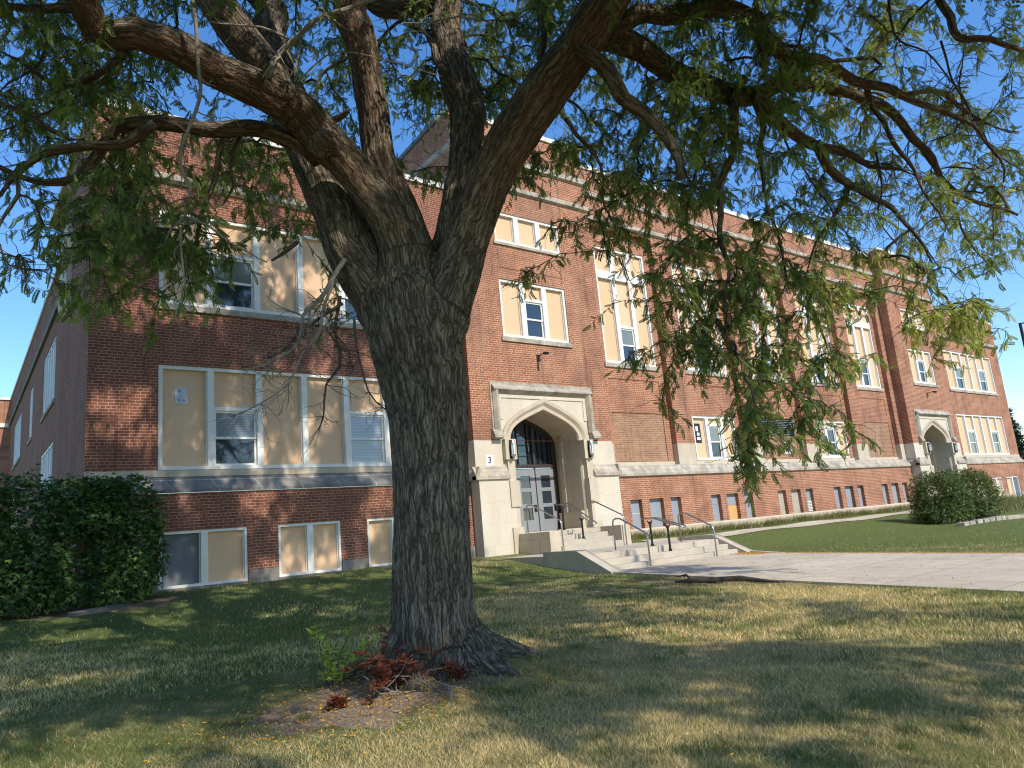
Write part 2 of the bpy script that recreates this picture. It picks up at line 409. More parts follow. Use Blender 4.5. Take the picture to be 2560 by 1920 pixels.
# ------------------------------------------------------------------ the school
L = 53.62
SCH = empty('school_building', (26.8, 2.0, -.62))
tag(SCH, 'long red brick school with limestone trim, boarded windows and two arched entrances', 'school building')
def part(mb, name, mat, smooth=False, bevel=0, label=None):
    if name in SPLIT:
        for m in islands(mb): o = m.build(name, M[mat], SCH, smooth, bevel)
        return o
    o = mb.build(name, M[mat], SCH, smooth, bevel)
    if label: o['label'] = label
    return o
SPLIT = ('stone_wall','jamb','water_table','porch_rib','panel_border','flashing','stone_base','buttress_cap','coping','belt_course','roof','brick_wall','hood_mould','end_wall','stone_course')
def mx(x, mir): return L-x if mir else x
def span(x0, x1, mir): return (L-x1, L-x0) if mir else (x0, x1)

def wall_holes(mb, x0, x1, z0, z1, y, holes, side=None):
    """front face in the plane y with openings and their reveals; hole = (x0,x1,z0,z1,depth)"""
    xsb = sorted({x0,x1,*[h[0] for h in holes],*[h[1] for h in holes]}); zsb = sorted({z0,z1,*[h[2] for h in holes],*[h[3] for h in holes]})
    xsb = [x for x in xsb if x0-1e-6 <= x <= x1+1e-6]; zsb = [z for z in zsb if z0-1e-6 <= z <= z1+1e-6]
    for i in range(len(xsb)-1):
        for j in range(len(zsb)-1):
            cx,cz = (xsb[i]+xsb[i+1])/2,(zsb[j]+zsb[j+1])/2
            if any(h[0]<cx<h[1] and h[2]<cz<h[3] for h in holes): continue
            mb.q((xsb[i],y,zsb[j]),(xsb[i+1],y,zsb[j]),(xsb[i+1],y,zsb[j+1]),(xsb[i],y,zsb[j+1]))
    for a,b_,c,d,dp in holes:
        mb.q((a,y,c),(a,y,d),(a,y+dp,d),(a,y+dp,c)); mb.q((b_,y,c),(b_,y+dp,c),(b_,y+dp,d),(b_,y,d))
        mb.q((a,y,d),(b_,y,d),(b_,y+dp,d),(a,y+dp,d)); mb.q((a,y,c),(a,y+dp,c),(b_,y+dp,c),(b_,y,c))

def window(x0, x1, z0, z1, y, bays, edges=None, fw=.085, mw=.15, extra=None, board='board', rec=.05, glass=None, T=None, spandrel=None, sill=None):
    """white frame (the part) with boards, sashes and panes as its children.
    bays: list of 'b' or ('w', top_of_sash); T maps (x,y,z) into place for windows on another wall"""
    n = len(bays); e = edges or [x0+(x1-x0)*i/n for i in range(n+1)]
    yf = y+rec
    fr = MB(); f2 = yf+.14
    fr.box(x0, x0+fw, yf, f2, z0, z1); fr.box(x1-fw, x1, yf, f2, z0, z1)
    fr.box(x0+fw, x1-fw, yf+.003, f2, z1-fw, z1); fr.box(x0+fw, x1-fw, yf-.012, f2, z0, z0+fw)
    for i in range(1,n): fr.box(e[i]-mw/2, e[i]+mw/2, yf-.008, f2, z0+fw, z1-fw)
    if spandrel: fr.box(x0+fw, x1-fw, yf-.02, f2-.01, spandrel[0], spandrel[1])
    fr.q((x0,f2+.04,z0),(x1,f2+.04,z0),(x1,f2+.04,z1),(x0,f2+.04,z1))
    items = []
    for i,bay in enumerate(bays):
        a = e[i]+(fw if i == 0 else mw/2); c = e[i+1]-(fw if i == n-1 else mw/2)
        zb, zt = z0+fw, z1-fw
        kind = bay[0]; bm = board
        if kind == 'g': bm = 'greyboard'
        if kind in 'bg':
            mbd = MB(); mbd.box(a, c, yf+.10, yf+.125, zb, zt); items.append(('board', mbd, bm, None))
            tr = MB()
            for s0,s1 in ((a,a+.025),(c-.025,c)): fr.box(s0, s1, yf+.06, yf+.10, zb, zt)
        else:
            st = bay[1]; gl = bay[2] if len(bay) > 2 else ('glass','glass')
            mbd = MB(); mbd.box(a, c, yf+.10, yf+.125, st+.09, zt); items.append(('board', mbd, bm, None))
            fr.box(a, c, yf+.012, f2, st, st+.09)
            sw = .055; mid = zb+(st-zb)*.5
            up = MB(); lo = MB()
            for mm,s0,s1,yo in ((up,mid-.02,st,.045),(lo,zb,mid+.03,.07)):
                ya,yb_ = yf+yo, yf+yo+.035
                mm.box(a,a+sw,ya,yb_,s0,s1); mm.box(c-sw,c,ya,yb_,s0,s1); mm.box(a+sw,c-sw,ya+.002,yb_,s1-sw,s1); mm.box(a+sw,c-sw,ya+.002,yb_,s0,s0+sw)
            gu = MB(); gu.box(a+sw*.6,c-sw*.6,yf+.064,yf+.07,mid+.01,st-sw*.6); gw = MB(); gw.box(a+sw*.6,c-sw*.6,yf+.088,yf+.095,zb+sw*.6,mid-.0)
            items += [('sash', up, 'white', None),('pane', gu, gl[0], None),('sash', lo, 'white', None),('pane', gw, gl[1], None)]
    if sill:
        sb = MB(); sb.prism([(y+.04,z0),(y-.055,z0-.015),(y-.055,z0-sill),(y+.04,z0-sill)], x0-.09, x1+.09); items.append(('sill', sb, 'stone_grey', None))
    def place(mb):
        if T: mb.v = [T(p) for p in mb.v]
    place(fr); fo = part(fr, 'window', 'white', bevel=0)
    for nm,mb,mt,lab in items:
        place(mb); o = mb.build(nm, M[mt], None); o.parent = fo; o.matrix_parent_inverse = Matrix.Identity(4)
    return fo
W_ = lambda st,a='glass',c='glass': ('w', st, (a,c))

# --- wings (left wing A and its mirror image E)
mA, pA = 1.459, 1.178
for mir in (False, True):
    bk = 'brick' if mir else 'brick_shaded'
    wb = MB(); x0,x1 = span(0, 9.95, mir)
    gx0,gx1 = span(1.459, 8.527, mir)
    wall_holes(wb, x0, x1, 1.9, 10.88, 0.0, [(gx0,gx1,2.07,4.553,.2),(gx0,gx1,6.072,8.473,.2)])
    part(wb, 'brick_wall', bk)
    bb = MB(); bx = [span(1.45,3.40,mir), span(4.15,5.78,mir), span(6.53,8.16,mir)]
    if mir: bx[0] = (L-3.40, L-1.45)
    wall_holes(bb, x0-(.0), x1, -1.3, 1.53, -.15, [(a,c,-.58,.675,.18) for a,c in bx])
    part(bb, 'basement_wall', bk)
    # dark stone piers between the basement windows, proud by 2 cm
    pr = MB()
    for a,c in ((0.0,1.44),(3.41,4.14),(5.79,6.52),(8.17,9.9)):
        a,c = span(a,c,mir); pr.box(a,c,-.172,-.14,-1.3,-.335)
    for a,c in bx: pr.box(a+.004,c-.004,-.168,-.14,-1.3,-.585)
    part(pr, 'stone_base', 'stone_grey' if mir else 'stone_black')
    # sloped water table and the sill course above
    wt_ = MB(); wt_.prism([(.02,1.915),(-.012,1.90),(-.20,1.60),(-.20,1.535),(-.13,1.535),(.02,1.8)], x0-(.19 if not mir else 0), x1+(.19 if mir else 0))
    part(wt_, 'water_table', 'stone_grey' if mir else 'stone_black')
    sc = MB(); sc.box(x0-.006 if not mir else x0, x1+(.006 if mir else 0), -.014,.05, 1.915, 2.062)
    part(sc, 'stone_course', 'stone')
    # belt course, parapet coping
    bc = MB(); a,c = span(-.08, 8.95, mir); bc.prism([(.02,9.43),(-.03,9.43),(-.13,9.36),(-.13,9.24),(-.05,9.16),(.02,9.16)], a, c)
    part(bc, 'belt_course', 'stone_grey')
    cp = MB(); a,c = span(-.06, 9.94, mir); cp.box(a,c,-.06,.40,10.88,11.05)
    part(cp, 'coping', 'coping')
    gl2 = [W_(3.5,'glass_blind','glass'), W_(3.5,'glass_blind','glass_blind')] if not mir else [W_(3.5,'glass_pale','glass_pale'), W_(3.5,'glass','glass_pale')]
    glu = [W_(7.48,'glass_pale','glass'), W_(7.48,'glass_pale','glass')]
    window(gx0,gx1,2.075,4.553,0.0,['b',gl2[0],'b','b',gl2[1],'b'], rec=.02)
    window(gx0,gx1,6.075,8.473,0.0,['b',glu[0],'b','b',glu[1],'b'], rec=.02, sill=.16)
    for k,(a,c) in enumerate(bx):
        if k == 0:
            window(a,c,-.575,.67,-.15,['b','g'] if mir else ['g','b'], fw=.06, rec=.02)
        else:
            window(a,c,-.575,.67,-.15,['b','b'], fw=.06, rec=.02, mw=.16)

# --- entrance pavilions B and D
YB = -.435
XB = 12.81
def arch(hw, rise, n=14):
    """half arch from springing to apex, as (dx,dz)"""
    r = hw/1.435; k = rise/1.01
    P = [(1.435*r,0),(1.435*r,.47*k),(.92*r,.66*k),(0,1.01*k)]; o = []
    for i in range(n+1):
        t = i/n; bz = [(1-t)**3,3*t*(1-t)**2,3*t*t*(1-t),t**3]
        o.append((sum(bz[j]*P[j][0] for j in range(4)), sum(bz[j]*P[j][1] for j in range(4))))
    return o
def full_arch(cx, hw, rise, zs):
    h = arch(hw, rise); left = [(cx-x, zs+z) for x,z in h]; right = [(cx+x, zs+z) for x,z in reversed(h)][1:]
    return left+right
def ring(mb, A, B, ya, yb):
    for i in range(len(A)-1):
        a,a2,c,c2 = A[i],A[i+1],B[i],B[i+1]
        mb.q((a[0],ya,a[1]),(a2[0],ya,a2[1]),(c2[0],yb,c2[1]),(c[0],yb,c[1]))
ZS = 2.75
for mir in (False, True):
    cx = mx(XB, mir); px0,px1 = cx-2.862, cx+2.862
    hood = (cx-2.13, cx+2.13)
    w1 = (cx-1.404, cx+1.404)
    wb = MB()
    wall_holes(wb, px0, px1, 2.735, 13.45, YB, [(w1[0],w1[1],6.05,7.98,.2),(w1[0],w1[1],9.24,10.31,.2),(hood[0],hood[1],2.735,4.56,.12)])
    # side faces of the projecting bay and of the taller parapet
    for xx in (px0,px1):
        wb.q((xx,YB,2.735),(xx,YB,13.45),(xx,4.0,13.05),(xx,4.0,2.735))
    wb.q((px0,4,10.5),(px1,4,10.5),(px1,4,13.05),(px0,4,13.05))
    part(wb, 'brick_wall', 'brick')
    # recessed brick panel between the two windows, 2 cm deep: frame pieces proud of the wall
    # coping and two belts that wrap the corner
    cp = MB()
    cp.box(px0-.06,px1+.06,YB-.06,.35,13.45,13.62)
    part(cp, 'coping', 'coping')
    sd = MB()
    for xx in (px0,px1):
        n0 = len(sd.v); sd.box(xx-.07,xx+.05,.355,4.0,0,.14)
        for q_ in range(n0,n0+8):
            x,y,z = sd.v[q_]; sd.v[q_] = (x,y,z+13.46-.112*(y-.0)*.9)
    part(sd, 'flashing', 'greyboard')
    for zt,h_ in ((12.40,.30),(11.33,.24)):
        bc = MB(); p_ = [(0,zt),(-.03,zt),(-.11,zt-.07),(-.11,zt-h_+.05),(-.03,zt-h_),(0,zt-h_)]
        bc.prism([(YB+y+.01,z) for y,z in p_], px0-.10, px1+.10)
        for xx,sg in ((px0,1),(px1,-1)):
            bc.prismy([(xx+sg*(y+.01),z-.004) for y,z in p_], YB-.0, 3.9)
        part(bc, 'belt_course', 'stone_grey')
    window(w1[0],w1[1],6.055,7.98,YB,['b',W_(7.35),'b'], rec=.03, mw=.2, sill=.16)
    window(w1[0],w1[1],9.245,10.31,YB,['b','b','b'], rec=.03, mw=.2, sill=.10)
    ln = MB()
    ln.box(cx-1.33,cx+1.33,YB-.012,YB+.005,8.36,8.385); ln.box(cx+1.33,cx+1.352,YB-.012,YB+.005,8.36,9.1); ln.box(cx-1.352,cx-1.33,YB-.012,YB+.005,8.36,9.1)
    part(ln, 'brick_panel_edge', 'brick')
    # limestone lower storey
    st = MB()
    for a,c in ((px0,cx-1.60),(cx+1.60,px1)):
        st.box(a,c,YB-.004,.30,1.95,2.733)
        st.box(a-(.01),c+.01,YB-.13,.12,-1.3,1.55)
    part(st, 'stone_wall', 'stone_white')
    wt_ = MB()
    for a,c,e0,e1 in ((px0,cx-1.75,.14,0),(cx+1.75,px1,0,.14)):
        wt_.prism([(YB+.02,1.95),(YB-.01,1.95),(YB-.19,1.66),(YB-.19,1.56),(YB-.10,1.545),(YB+.02,1.545)], a-e0, c+e1)
    for xx,sg in ((px0,-1),(px1,1)):
        wt_.prismy([(xx,1.946),(xx+sg*.14,1.66),(xx+sg*.14,1.56),(xx,1.55)], YB-.185, .05)
    part(wt_, 'water_table', 'stone_grey')
    # portal: spandrel field, archivolts, soffit
    sp = MB(); A0 = full_arch(cx,1.78,1.37,ZS); A1 = full_arch(cx,1.66,1.24,ZS); A2 = full_arch(cx,1.56,1.13,ZS); A3 = full_arch(cx,1.435,1.01,ZS)
    yS = YB+.03
    topz = 4.30
    n = len(A0)//2
    for i in range(len(A0)-1):
        sp.q((A0[i][0],yS,A0[i][1]),(A0[i+1][0],yS,A0[i+1][1]),(A0[i+1][0],yS,topz),(A0[i][0],yS,topz))
    sp.q((hood[0]+.05,yS,2.73),(A0[0][0],yS,2.73),(A0[0][0],yS,topz),(hood[0]+.05,yS,topz)); sp.q((A0[-1][0],yS,2.73),(hood[1]-.05,yS,2.73),(hood[1]-.05,yS,topz),(A0[-1][0],yS,topz))
    part(sp, 'spandrel', 'stone_white')
    bd = MB()   # raised border of the sunk spandrel panels
    bd.box(hood[0]+.20,hood[1]-.20,yS-.03,yS+.01,4.07,4.20)
    for sg in (-1,1):
        xa = cx+sg*1.83; xb_ = cx+sg*1.70; bd.box(min(xa,xb_),max(xa,xb_),yS-.026,yS+.01,3.4,4.07)
    part(bd, 'panel_border', 'stone_white')
    av = MB()
    ring(av, A0, A1, yS-.055, yS-.045); ring(av, A0, A0, yS-.055, yS+.01)
    ring(av, A1, A2, yS-.045, yS+.03); ring(av, A2, A3, yS+.03, yS+.035); B3 = full_arch(cx,1.40,.975,ZS)
    ring(av, A3, B3, yS+.035, yS+.10)
    for sg,A in ((-1,None),(1,None)):
        P = [(cx+sg*1.78,yS-.055),(cx+sg*1.66,yS-.045),(cx+sg*1.56,yS+.03),(cx+sg*1.435,yS+.035),(cx+sg*1.40,yS+.10)]
        for i in range(4): av.q((P[i][0],P[i][1],-.06),(P[i+1][0],P[i+1][1],-.06),(P[i+1][0],P[i+1][1],ZS),(P[i][0],P[i][1],ZS))
        av.q((cx+sg*1.78,yS-.055,-.06),(cx+sg*1.78,yS+.1,-.06),(cx+sg*1.78,yS+.1,ZS),(cx+sg*1.78,yS-.055,ZS))
    part(av, 'arch', 'stone', smooth=False)
    sf = MB(); yD = .87
    for i in range(len(B3)-1):
        sf.q((B3[i][0],yS+.10,B3[i][1]),(B3[i+1][0],yS+.10,B3[i+1][1]),(B3[i+1][0],yD+.1,B3[i+1][1]),(B3[i][0],yD+.1,B3[i][1]))
    for sg in (-1,1): sf.q((cx+sg*1.40,yS+.10,-.06),(cx+sg*1.40,yD+.1,-.06),(cx+sg*1.40,yD+.1,ZS),(cx+sg*1.40,yS+.10,ZS))
    sf.box(cx-1.4,cx+1.4,YB-.1,yD+.1,-.2,-.058)
    part(sf, 'porch', 'stone')
    rb = MB()
    for sg in (-1,1): rb.box(min(cx+sg*1.40,cx+sg*1.30),max(cx+sg*1.40,cx+sg*1.30),.42,.60,-.058,3.0)
    for sg in (-1,1): rb.box(min(cx+sg*1.40,cx+sg*1.24),max(cx+sg*1.40,cx+sg*1.24),YB+.14,yD-.1,-.058,.48)
    part(rb, 'porch_rib', 'stone')
    # square hood mould with returns and corbels
    hm = MB(); hz = 4.56
    hm.box(hood[0],hood[1],YB-.025,YB+.05,hz-.10,hz)
    hm.prism([(YB+.05,hz-.10),(YB-.055,hz-.10),(YB-.15,hz-.22),(YB-.15,hz-.26),(YB-.03,hz-.36),(YB+.05,hz-.36)], hood[0]+.06, hood[1]-.06)
    for sg in (-1,1):
        xo = cx+sg*2.13; hm.box(min(xo,xo-sg*.07),max(xo,xo-sg*.07),YB-.022,YB+.05,2.95,hz-.10)
        n0 = len(hm.v)
        pr_ = [(xo-sg*.06,YB+.05),(xo-sg*.06,YB-.05),(xo-sg*.16,YB-.13),(xo-sg*.23,YB-.13),(xo-sg*.31,YB-.02),(xo-sg*.31,YB+.05)]
        for i in range(5): hm.q((pr_[i][0],pr_[i][1],3.0),(pr_[i+1][0],pr_[i+1][1],3.0),(pr_[i+1][0],pr_[i+1][1],hz-.2),(pr_[i][0],pr_[i][1],hz-.2))
        # gabled corbel
        xc_ = xo-sg*.10
        hm.prism([(YB+.05,3.10),(YB-.10,3.06),(YB-.20,2.88),(YB-.20,2.80),(YB+.05,2.76)], xc_-.17, xc_+.17)
    part(hm, 'hood_mould', 'stone_grey')
    # lamp blocks, jamb shafts, jamb bases
    jb = MB()
    for sg in (-1,1):
        xc_ = cx+sg*1.62; jb.box(xc_-.21,xc_+.21,YB-.16,YB+.10,2.14,2.76)
        jb.box(xc_-.12,xc_+.15,YB-.10,YB+.1,1.45,2.14); jb.box(xc_-.16,xc_+.20,YB-.17,YB+.1,.72,1.5)
        jb.box(xc_-.12,xc_+.17,YB-.12,YB+.1,.10,.72); jb.box(xc_-.19,xc_+.22,YB-.18,YB+.1,-1.2,.12)
    part(jb, 'jamb', 'stone')
    # doors and tracery light above
    df = MB()
    D3 = full_arch(cx,1.40,.975,ZS); D4 = full_arch(cx,1.27,.84,ZS)
    ring(df, D3, D4, yD-.02, yD-.02); ring(df, D4, D4, yD-.02, yD+.08)
    for sg in (-1,1):
        a,c = sorted((cx+sg*1.40,cx+sg*1.22)); df.box(a,c,yD-.02,yD+.08,-.06,2.75)
    df.box(cx-1.25,cx+1.25,yD-.05,yD+.08,2.02,2.13); 
    for xm,zm in ((-.43,3.36),(.43,3.36)): df.box(cx+xm-.05,cx+xm+.05,yD-.035,yD+.08,2.13,zm)
    fo = part(df, 'door_frame', 'darkwood')
    tl = MB(); tl.q(*[(x,yD+.05,z) for x,z in [(cx-1.27,2.1)]+D4+[(cx+1.27,2.1)]])
    tp = tl.build('pane', M['glass']); tp.parent = fo
    ba = MB()
    for k in range(-5,6):
        if k: 
            xx = cx+k*.215; zt = np.interp(abs(k*.215), [0,.4,.8,1.1,1.25],[3.55,3.42,3.2,2.98,2.7]); ba.box(xx-.012,xx+.012,yD+.0,yD+.045,2.13,float(zt))
    for zz in (2.42,2.78,3.1): 
        hw = float(np.interp(zz,[2.7,2.98,3.2,3.42],[1.25,1.1,.8,.4])); ba.box(cx-hw,cx+hw,yD+.003,yD+.042,zz-.012,zz+.012)
    tb = ba.build('glazing_bar', M['black']); tb.parent = fo
    for kd in range(3):
        a = cx-1.27+kd*.86; c = a+.82; d = MB(); cxx = (a+c)/2
        wins = [(cxx-.20,cxx+.20,z0_,z0_+.40,.03) for z0_ in (1.36,.84,.32)]
        wall_holes(d, a, c, -.045, 2.0, yD, wins); d.q((a,yD,-.045),(a,yD+.05,-.045),(a,yD+.05,2.0),(a,yD,2.0)); d.q((c,yD,-.045),(c,yD+.05,-.045),(c,yD+.05,2.0),(c,yD,2.0))
        do = part(d, 'door', 'door')
        for h in wins:
            p = MB(); p.box(h[0],h[1],yD+.026,yD+.04,h[2],h[3]); q_ = p.build('pane', M['glass']); q_.parent = do
        hn = MB(); hx = c-.09
        hn.box(hx-.05,hx+.05,yD-.025,yD+.01,.58,.80); hn.box(hx-.02,hx+.02,yD-.06,yD-.02,.62,.75)
        q_ = hn.build('handle', M['black']); q_.parent = do
        if kd < 2:
            bs = MB(); bs.box(c+.002,c+.038,yD-.012,yD+.05,-.05,2.02); part(bs, 'door_mullion', 'darkwood')

# --- centre section C with five bays
YR, YP = .286, .055
edges = [(15.19,16.25),(19.66,20.70),(24.10,25.17),(28.57,29.60),(33.03,34.08),(37.50,38.40)]
for k,(a,c) in enumerate(edges):
    a_ = max(a, XB+2.862) if k == 0 else a; c_ = min(c, L-XB-2.862) if k == 5 else c
    pb = MB(); pb.box(a_,c_,YP,YR+.1,2.735,10.95); part(pb, 'pilaster', 'brick')
    ps = MB(); ps.box(a_,c_,YP-.004,YR+.1,1.93,2.735); part(ps, 'pilaster_base', 'stone')
bays = [(edges[i][1],edges[i+1][0]) for i in range(5)]
for k,(a,c) in enumerate(bays):
    cxb = (a+c)/2; wb = MB(); x0,x1 = cxb-1.37,cxb+1.37
    low = k in (1,3)
    holes = [(x0,x1,5.74,10.28,.2),(x0,x1,4.25,5.16,.025)]
    holes.append((x0,x1,2.10,3.88,.2) if low else (x0+.0,x1,2.10,3.90,.03))
    wall_holes(wb, a-.02, c+.02, 2.08, 10.95, YR, holes); wb.q((x0,YR+.025,4.25),(x1,YR+.025,4.25),(x1,YR+.025,5.16),(x0,YR+.025,5.16))
    part(wb, 'brick_wall', 'brick')
    if not low:
        ib = MB(); z1 = 3.12 if k == 2 else 3.90
        ib.q((x0,YR+.03,2.10),(x1,YR+.03,2.10),(x1,YR+.03,z1),(x0,YR+.03,z1)); part(ib, 'infill_panel', 'brick_pale')
    if k == 2:
        lv = MB(); lv.box(x0+.12,x1-.12,YR+.14,YR+.16,3.12,3.90)
        lo = part(lv, 'louver', 'dark')
        sv = MB()
        for i in range(9):
            z = 3.17+i*.08; sv.q((x0+.12,YR+.02,z),(x1-.12,YR+.02,z),(x1-.12,YR+.10,z+.045),(x0+.12,YR+.10,z+.045))
        q_ = sv.build('louver_blade', M['greyboard_light']); q_.parent = lo
        for xa_,xb2 in ((x0,x0+.12),(x1-.12,x1)):
            fm = MB(); fm.box(xa_,xb2,YR+.005,YR+.2,3.12,3.90); q_ = fm.build('louver_frame', M['greyboard']); q_.parent = lo
    ss = MB(); ss.box(a-.01,c+.01,YR-.03,YR+.1,1.93,2.083); part(ss, 'stone_course', 'stone')
    window(x0,x1,5.745,10.28,YR,['b',W_(7.15,'glass_pale' if k == 0 else 'glass','glass'),'b'], rec=.02, mw=.2, sill=.17, spandrel=(9.03,9.33))
    if low: window(x0,x1,2.105,3.88,YR,['b',W_(3.5,'glass_pale' if k == 1 else 'glass','glass'),'b'], rec=.02, mw=.2)
# upper wall of C with two belts, parapet, coping
c0,c1 = XB+2.862, L-XB-2.862
ub = MB(); wall_holes(ub, c0, c1, 10.95, 13.2, YP, []); ub.q((c0,YP,10.95),(c1,YP,10.95),(c1,YR,10.95),(c0,YR,10.95)); part(ub, 'parapet', 'brick')
cp = MB(); cp.box(c0+.07,c1-.07,YP-.06,YP+.4,13.2,13.38); part(cp, 'coping', 'coping')
for zt,h_ in ((12.32,.27),(11.33,.24)):
    bc = MB(); bc.prism([(YP+.01,zt),(YP-.02,zt),(YP-.10,zt-.07),(YP-.10,zt-h_+.05),(YP-.02,zt-h_),(YP+.01,zt-h_)], c0+.11, c1-.11); part(bc, 'belt_course', 'stone_grey')
wt_ = MB(); wt_.prism([(.35,1.93),(.02,1.935),(-.19,1.63),(-.19,1.545),(-.10,1.535),(.35,1.535)], c0+.15, c1-.15); part(wt_, 'water_table', 'stone_grey')
bm_ = MB(); holes = []; wins = []
for k,(a,c) in enumerate(bays):
    cxb = (a+c)/2-.04
    for j,(off,hw) in enumerate(((-1.05,.29),(0,.37),(1.05,.28))):
        h = (cxb+off-hw, cxb+off+hw, -.275, .725, .16); holes.append(h); wins.append((k,j,h))
wall_holes(bm_, c0, c1, -.28, 1.54, -.12, holes); part(bm_, 'basement_wall', 'brick')
pl = MB(); pl.prism([(-.1,-.275),(-.15,-.28),(-.21,-.33),(-.21,-1.3),(-.1,-1.3)], c0+.02, c1-.02); part(pl, 'plinth', 'plinth')
for k,j,h in wins:
    o = MB(); y = -.12+.15; split = {(0,0):.25,(1,0):.35,(1,1):.28,(1,2):.15}.get((k,j))
    base = 'stoneboard' if (k,j) in ((2,0),(2,1)) else 'greyboard_light'
    if split is None: o.box(h[0],h[1],y,y+.02,h[2],h[3])
    else: o.box(h[0],h[1],y,y+.02,split+.006,h[3]); 
    bo = part(o, 'basement_board', base)
    if split is not None:
        p = MB(); p.box(h[0],h[1],y-.004,y+.016,h[2],split); q_ = p.build('lower_board', M['ply' if (k,j) == (1,1) else 'greyboard_light']); q_.parent = bo
        if (k,j) == (1,1): bo['label'] = 'grey board with a patch of orange plywood below'
    if (k,j) == (2,2):
        p = MB()
        for i in range(7): p.box(h[0]+.03,h[1]-.02,y-.03,y-.004,-.24+i*.065,-.205+i*.065)
        q_ = p.build('louver_blade', M['white']); q_.parent = bo
# --- side wall of the left wing (steps back from the corner pier)
def sidex(y): return .50+.0145*y
sw = MB()
def sq(x0,y0,x1,y1,z0,z1,mb=sw): mb.q((x0,y0,z0),(x1,y1,z0),(x1,y1,z1),(x0,y0,z1))
sq(0,0,0,4.4,1.9,10.88); sq(0,4.4,.28,4.4,1.9,10.88); sq(.28,4.4,.30,8.2,1.9,10.88); sq(.30,8.2,sidex(8.2),8.2,1.9,10.88)
wy = [(12.0,16.4,6.07,8.47,5),(21.0,22.7,6.07,8.47,2),(27.8,33.0,6.07,8.47,5),(12.0,16.4,2.075,4.55,5),(27.8,33.0,2.075,4.55,5)]
# wall surface with openings, mapped from a flat strip (u=y along the wall)
fs = MB(); wall_holes(fs, 8.2, 37.2, 1.9, 10.88, 0, [(a,c,z0,z1,.2) for a,c,z0,z1,_ in wy])
T = lambda p: (sidex(p[0])+p[1], p[0], p[2])
sw.v += []; n0 = len(sw.v); sw.v += [T(p) for p in fs.v]; sw.f += [tuple(n0+i for i in f) for f in fs.f]
sq(-.15,-.15,-.15,4.4,-1.3,1.55); sq(.13,4.4,.5,37.2,-1.3,1.9)
part(sw, 'side_wall', 'brick_shaded')
for a,c,z0,z1,nb in wy: window(a,c,z0,z1,0,['b']*nb, T=T, rec=.02, sill=.16 if z0 > 5 else None, fw=.08, board='sky_plate')
sc = MB()
sc.prismy([(-.2,1.535),(-.2,1.60),(-.012,1.90),(.05,1.915),(.05,1.535)],0.02,4.5)
n0 = len(sc.v); sc.box(8.2,37.2,-.1,.02,9.2,9.45); 
for i in range(n0,len(sc.v)): sc.v[i] = T(sc.v[i])
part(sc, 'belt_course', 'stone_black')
cp = MB(); n0 = 0; cp.box(8.2,37.2,-.06,.4,10.88,11.05); cp.v = [T(p) for p in cp.v]; cp.box(-.06,.40,.40,8.2,10.88,11.05); part(cp, 'coping', 'coping')
bs_ = MB()
for z0,z1,y0,y1 in ((8.4,9.1,2.9,4.45),(6.75,8.0,2.9,4.45)):
    bs_.prismy([(.02,z0),(-.12,z0+.22),(-.12,z1-.12),(.02,z1)], y0, y1)
part(bs_, 'buttress_cap', 'stone_white')
# rear wing seen past the far end of the side wall
rw = MB(); rw.box(.42,9,37.2,60,-1.3,9.15); part(rw, 'rear_wall', 'brick')
rw = MB(); rw.box(.42,9,37.2,60,9.4,10.9); part(rw, 'rear_parapet', 'brick')
rc = MB(); rc.box(.36,9,37.1,60,9.15,9.4); rc.box(.36,9,37.1,60,10.9,11.05); part(rc, 'coping', 'coping')
# roofs close the volumes
rf = MB(); rf.box(1.15,9.9,.2,37,10.3,10.5); rf.box(9.96,15.6,.0,20,12.5,12.7); rf.box(15.7,37.9,.3,20,12.4,12.6); rf.box(38,43.6,.0,20,12.5,12.7); rf.box(43.7,53.3,.2,30,10.3,10.5); part(rf, 'roof', 'roof')
bw = MB(); bw.q((L,-.0,1.9),(L,30,1.9),(L,30,10.9),(L,0,10.9)); bw.q((L+.0,-.15,-1.3),(L,30,-1.3),(L,30,1.9),(L,-.15,1.9)); part(bw, 'end_wall', 'brick')

# ------------------------------------------------------------------ things on the walls
def lantern(x, y, z, label):
    t = empty('wall_lantern', (x,y,z)); tag(t, label, 'lantern', 'lanterns beside the arched doors')
    b = MB(); b.prism([(0,.0),(-.03,.0),(-.03,.56),(0,.56)], -.06,.06)
    b.v = [(p[0],p[1],p[2]-.28) for p in b.v]; o = b.build('back_plate', M['black']); o.parent = t
    g_ = MB(); n = 6
    prof = [(.045,-.2),(.062,-.17),(.062,.15),(.045,.2)]
    for i in range(len(prof)-1):
        for k in range(n):
            a0,a1 = 2*math.pi*k/n,2*math.pi*(k+1)/n; r0,z0 = prof[i]; r1,z1 = prof[i+1]
            g_.q((r0*math.cos(a0),-.10+r0*math.sin(a0),z0),(r0*math.cos(a1),-.10+r0*math.sin(a1),z0),(r1*math.cos(a1),-.10+r1*math.sin(a1),z1),(r1*math.cos(a0),-.10+r1*math.sin(a0),z1))
    o = g_.build('glass', M['pale_glass']); o.parent = t
    c = MB()
    for k in range(n):
        a0 = 2*math.pi*k/n; c.tube([(.066*math.cos(a0),-.10+.066*math.sin(a0),-.18),(.066*math.cos(a0),-.10+.066*math.sin(a0),.16)],.009,4)
    for z0,z1,r0,r1 in ((.15,.21,.078,.07),(.21,.29,.05,.008),(-.21,-.16,.07,.078),(-.30,-.21,.008,.05)):
        c.tube([(0,-.10,z0),(0,-.10,z1)],[r0,r1],6)
    c.box(-.015,.015,-.10,0,.20,.23); c.box(-.015,.015,-.10,0,-.23,-.20)
    o = c.build('cage', M['steel']); o.parent = t
    return t
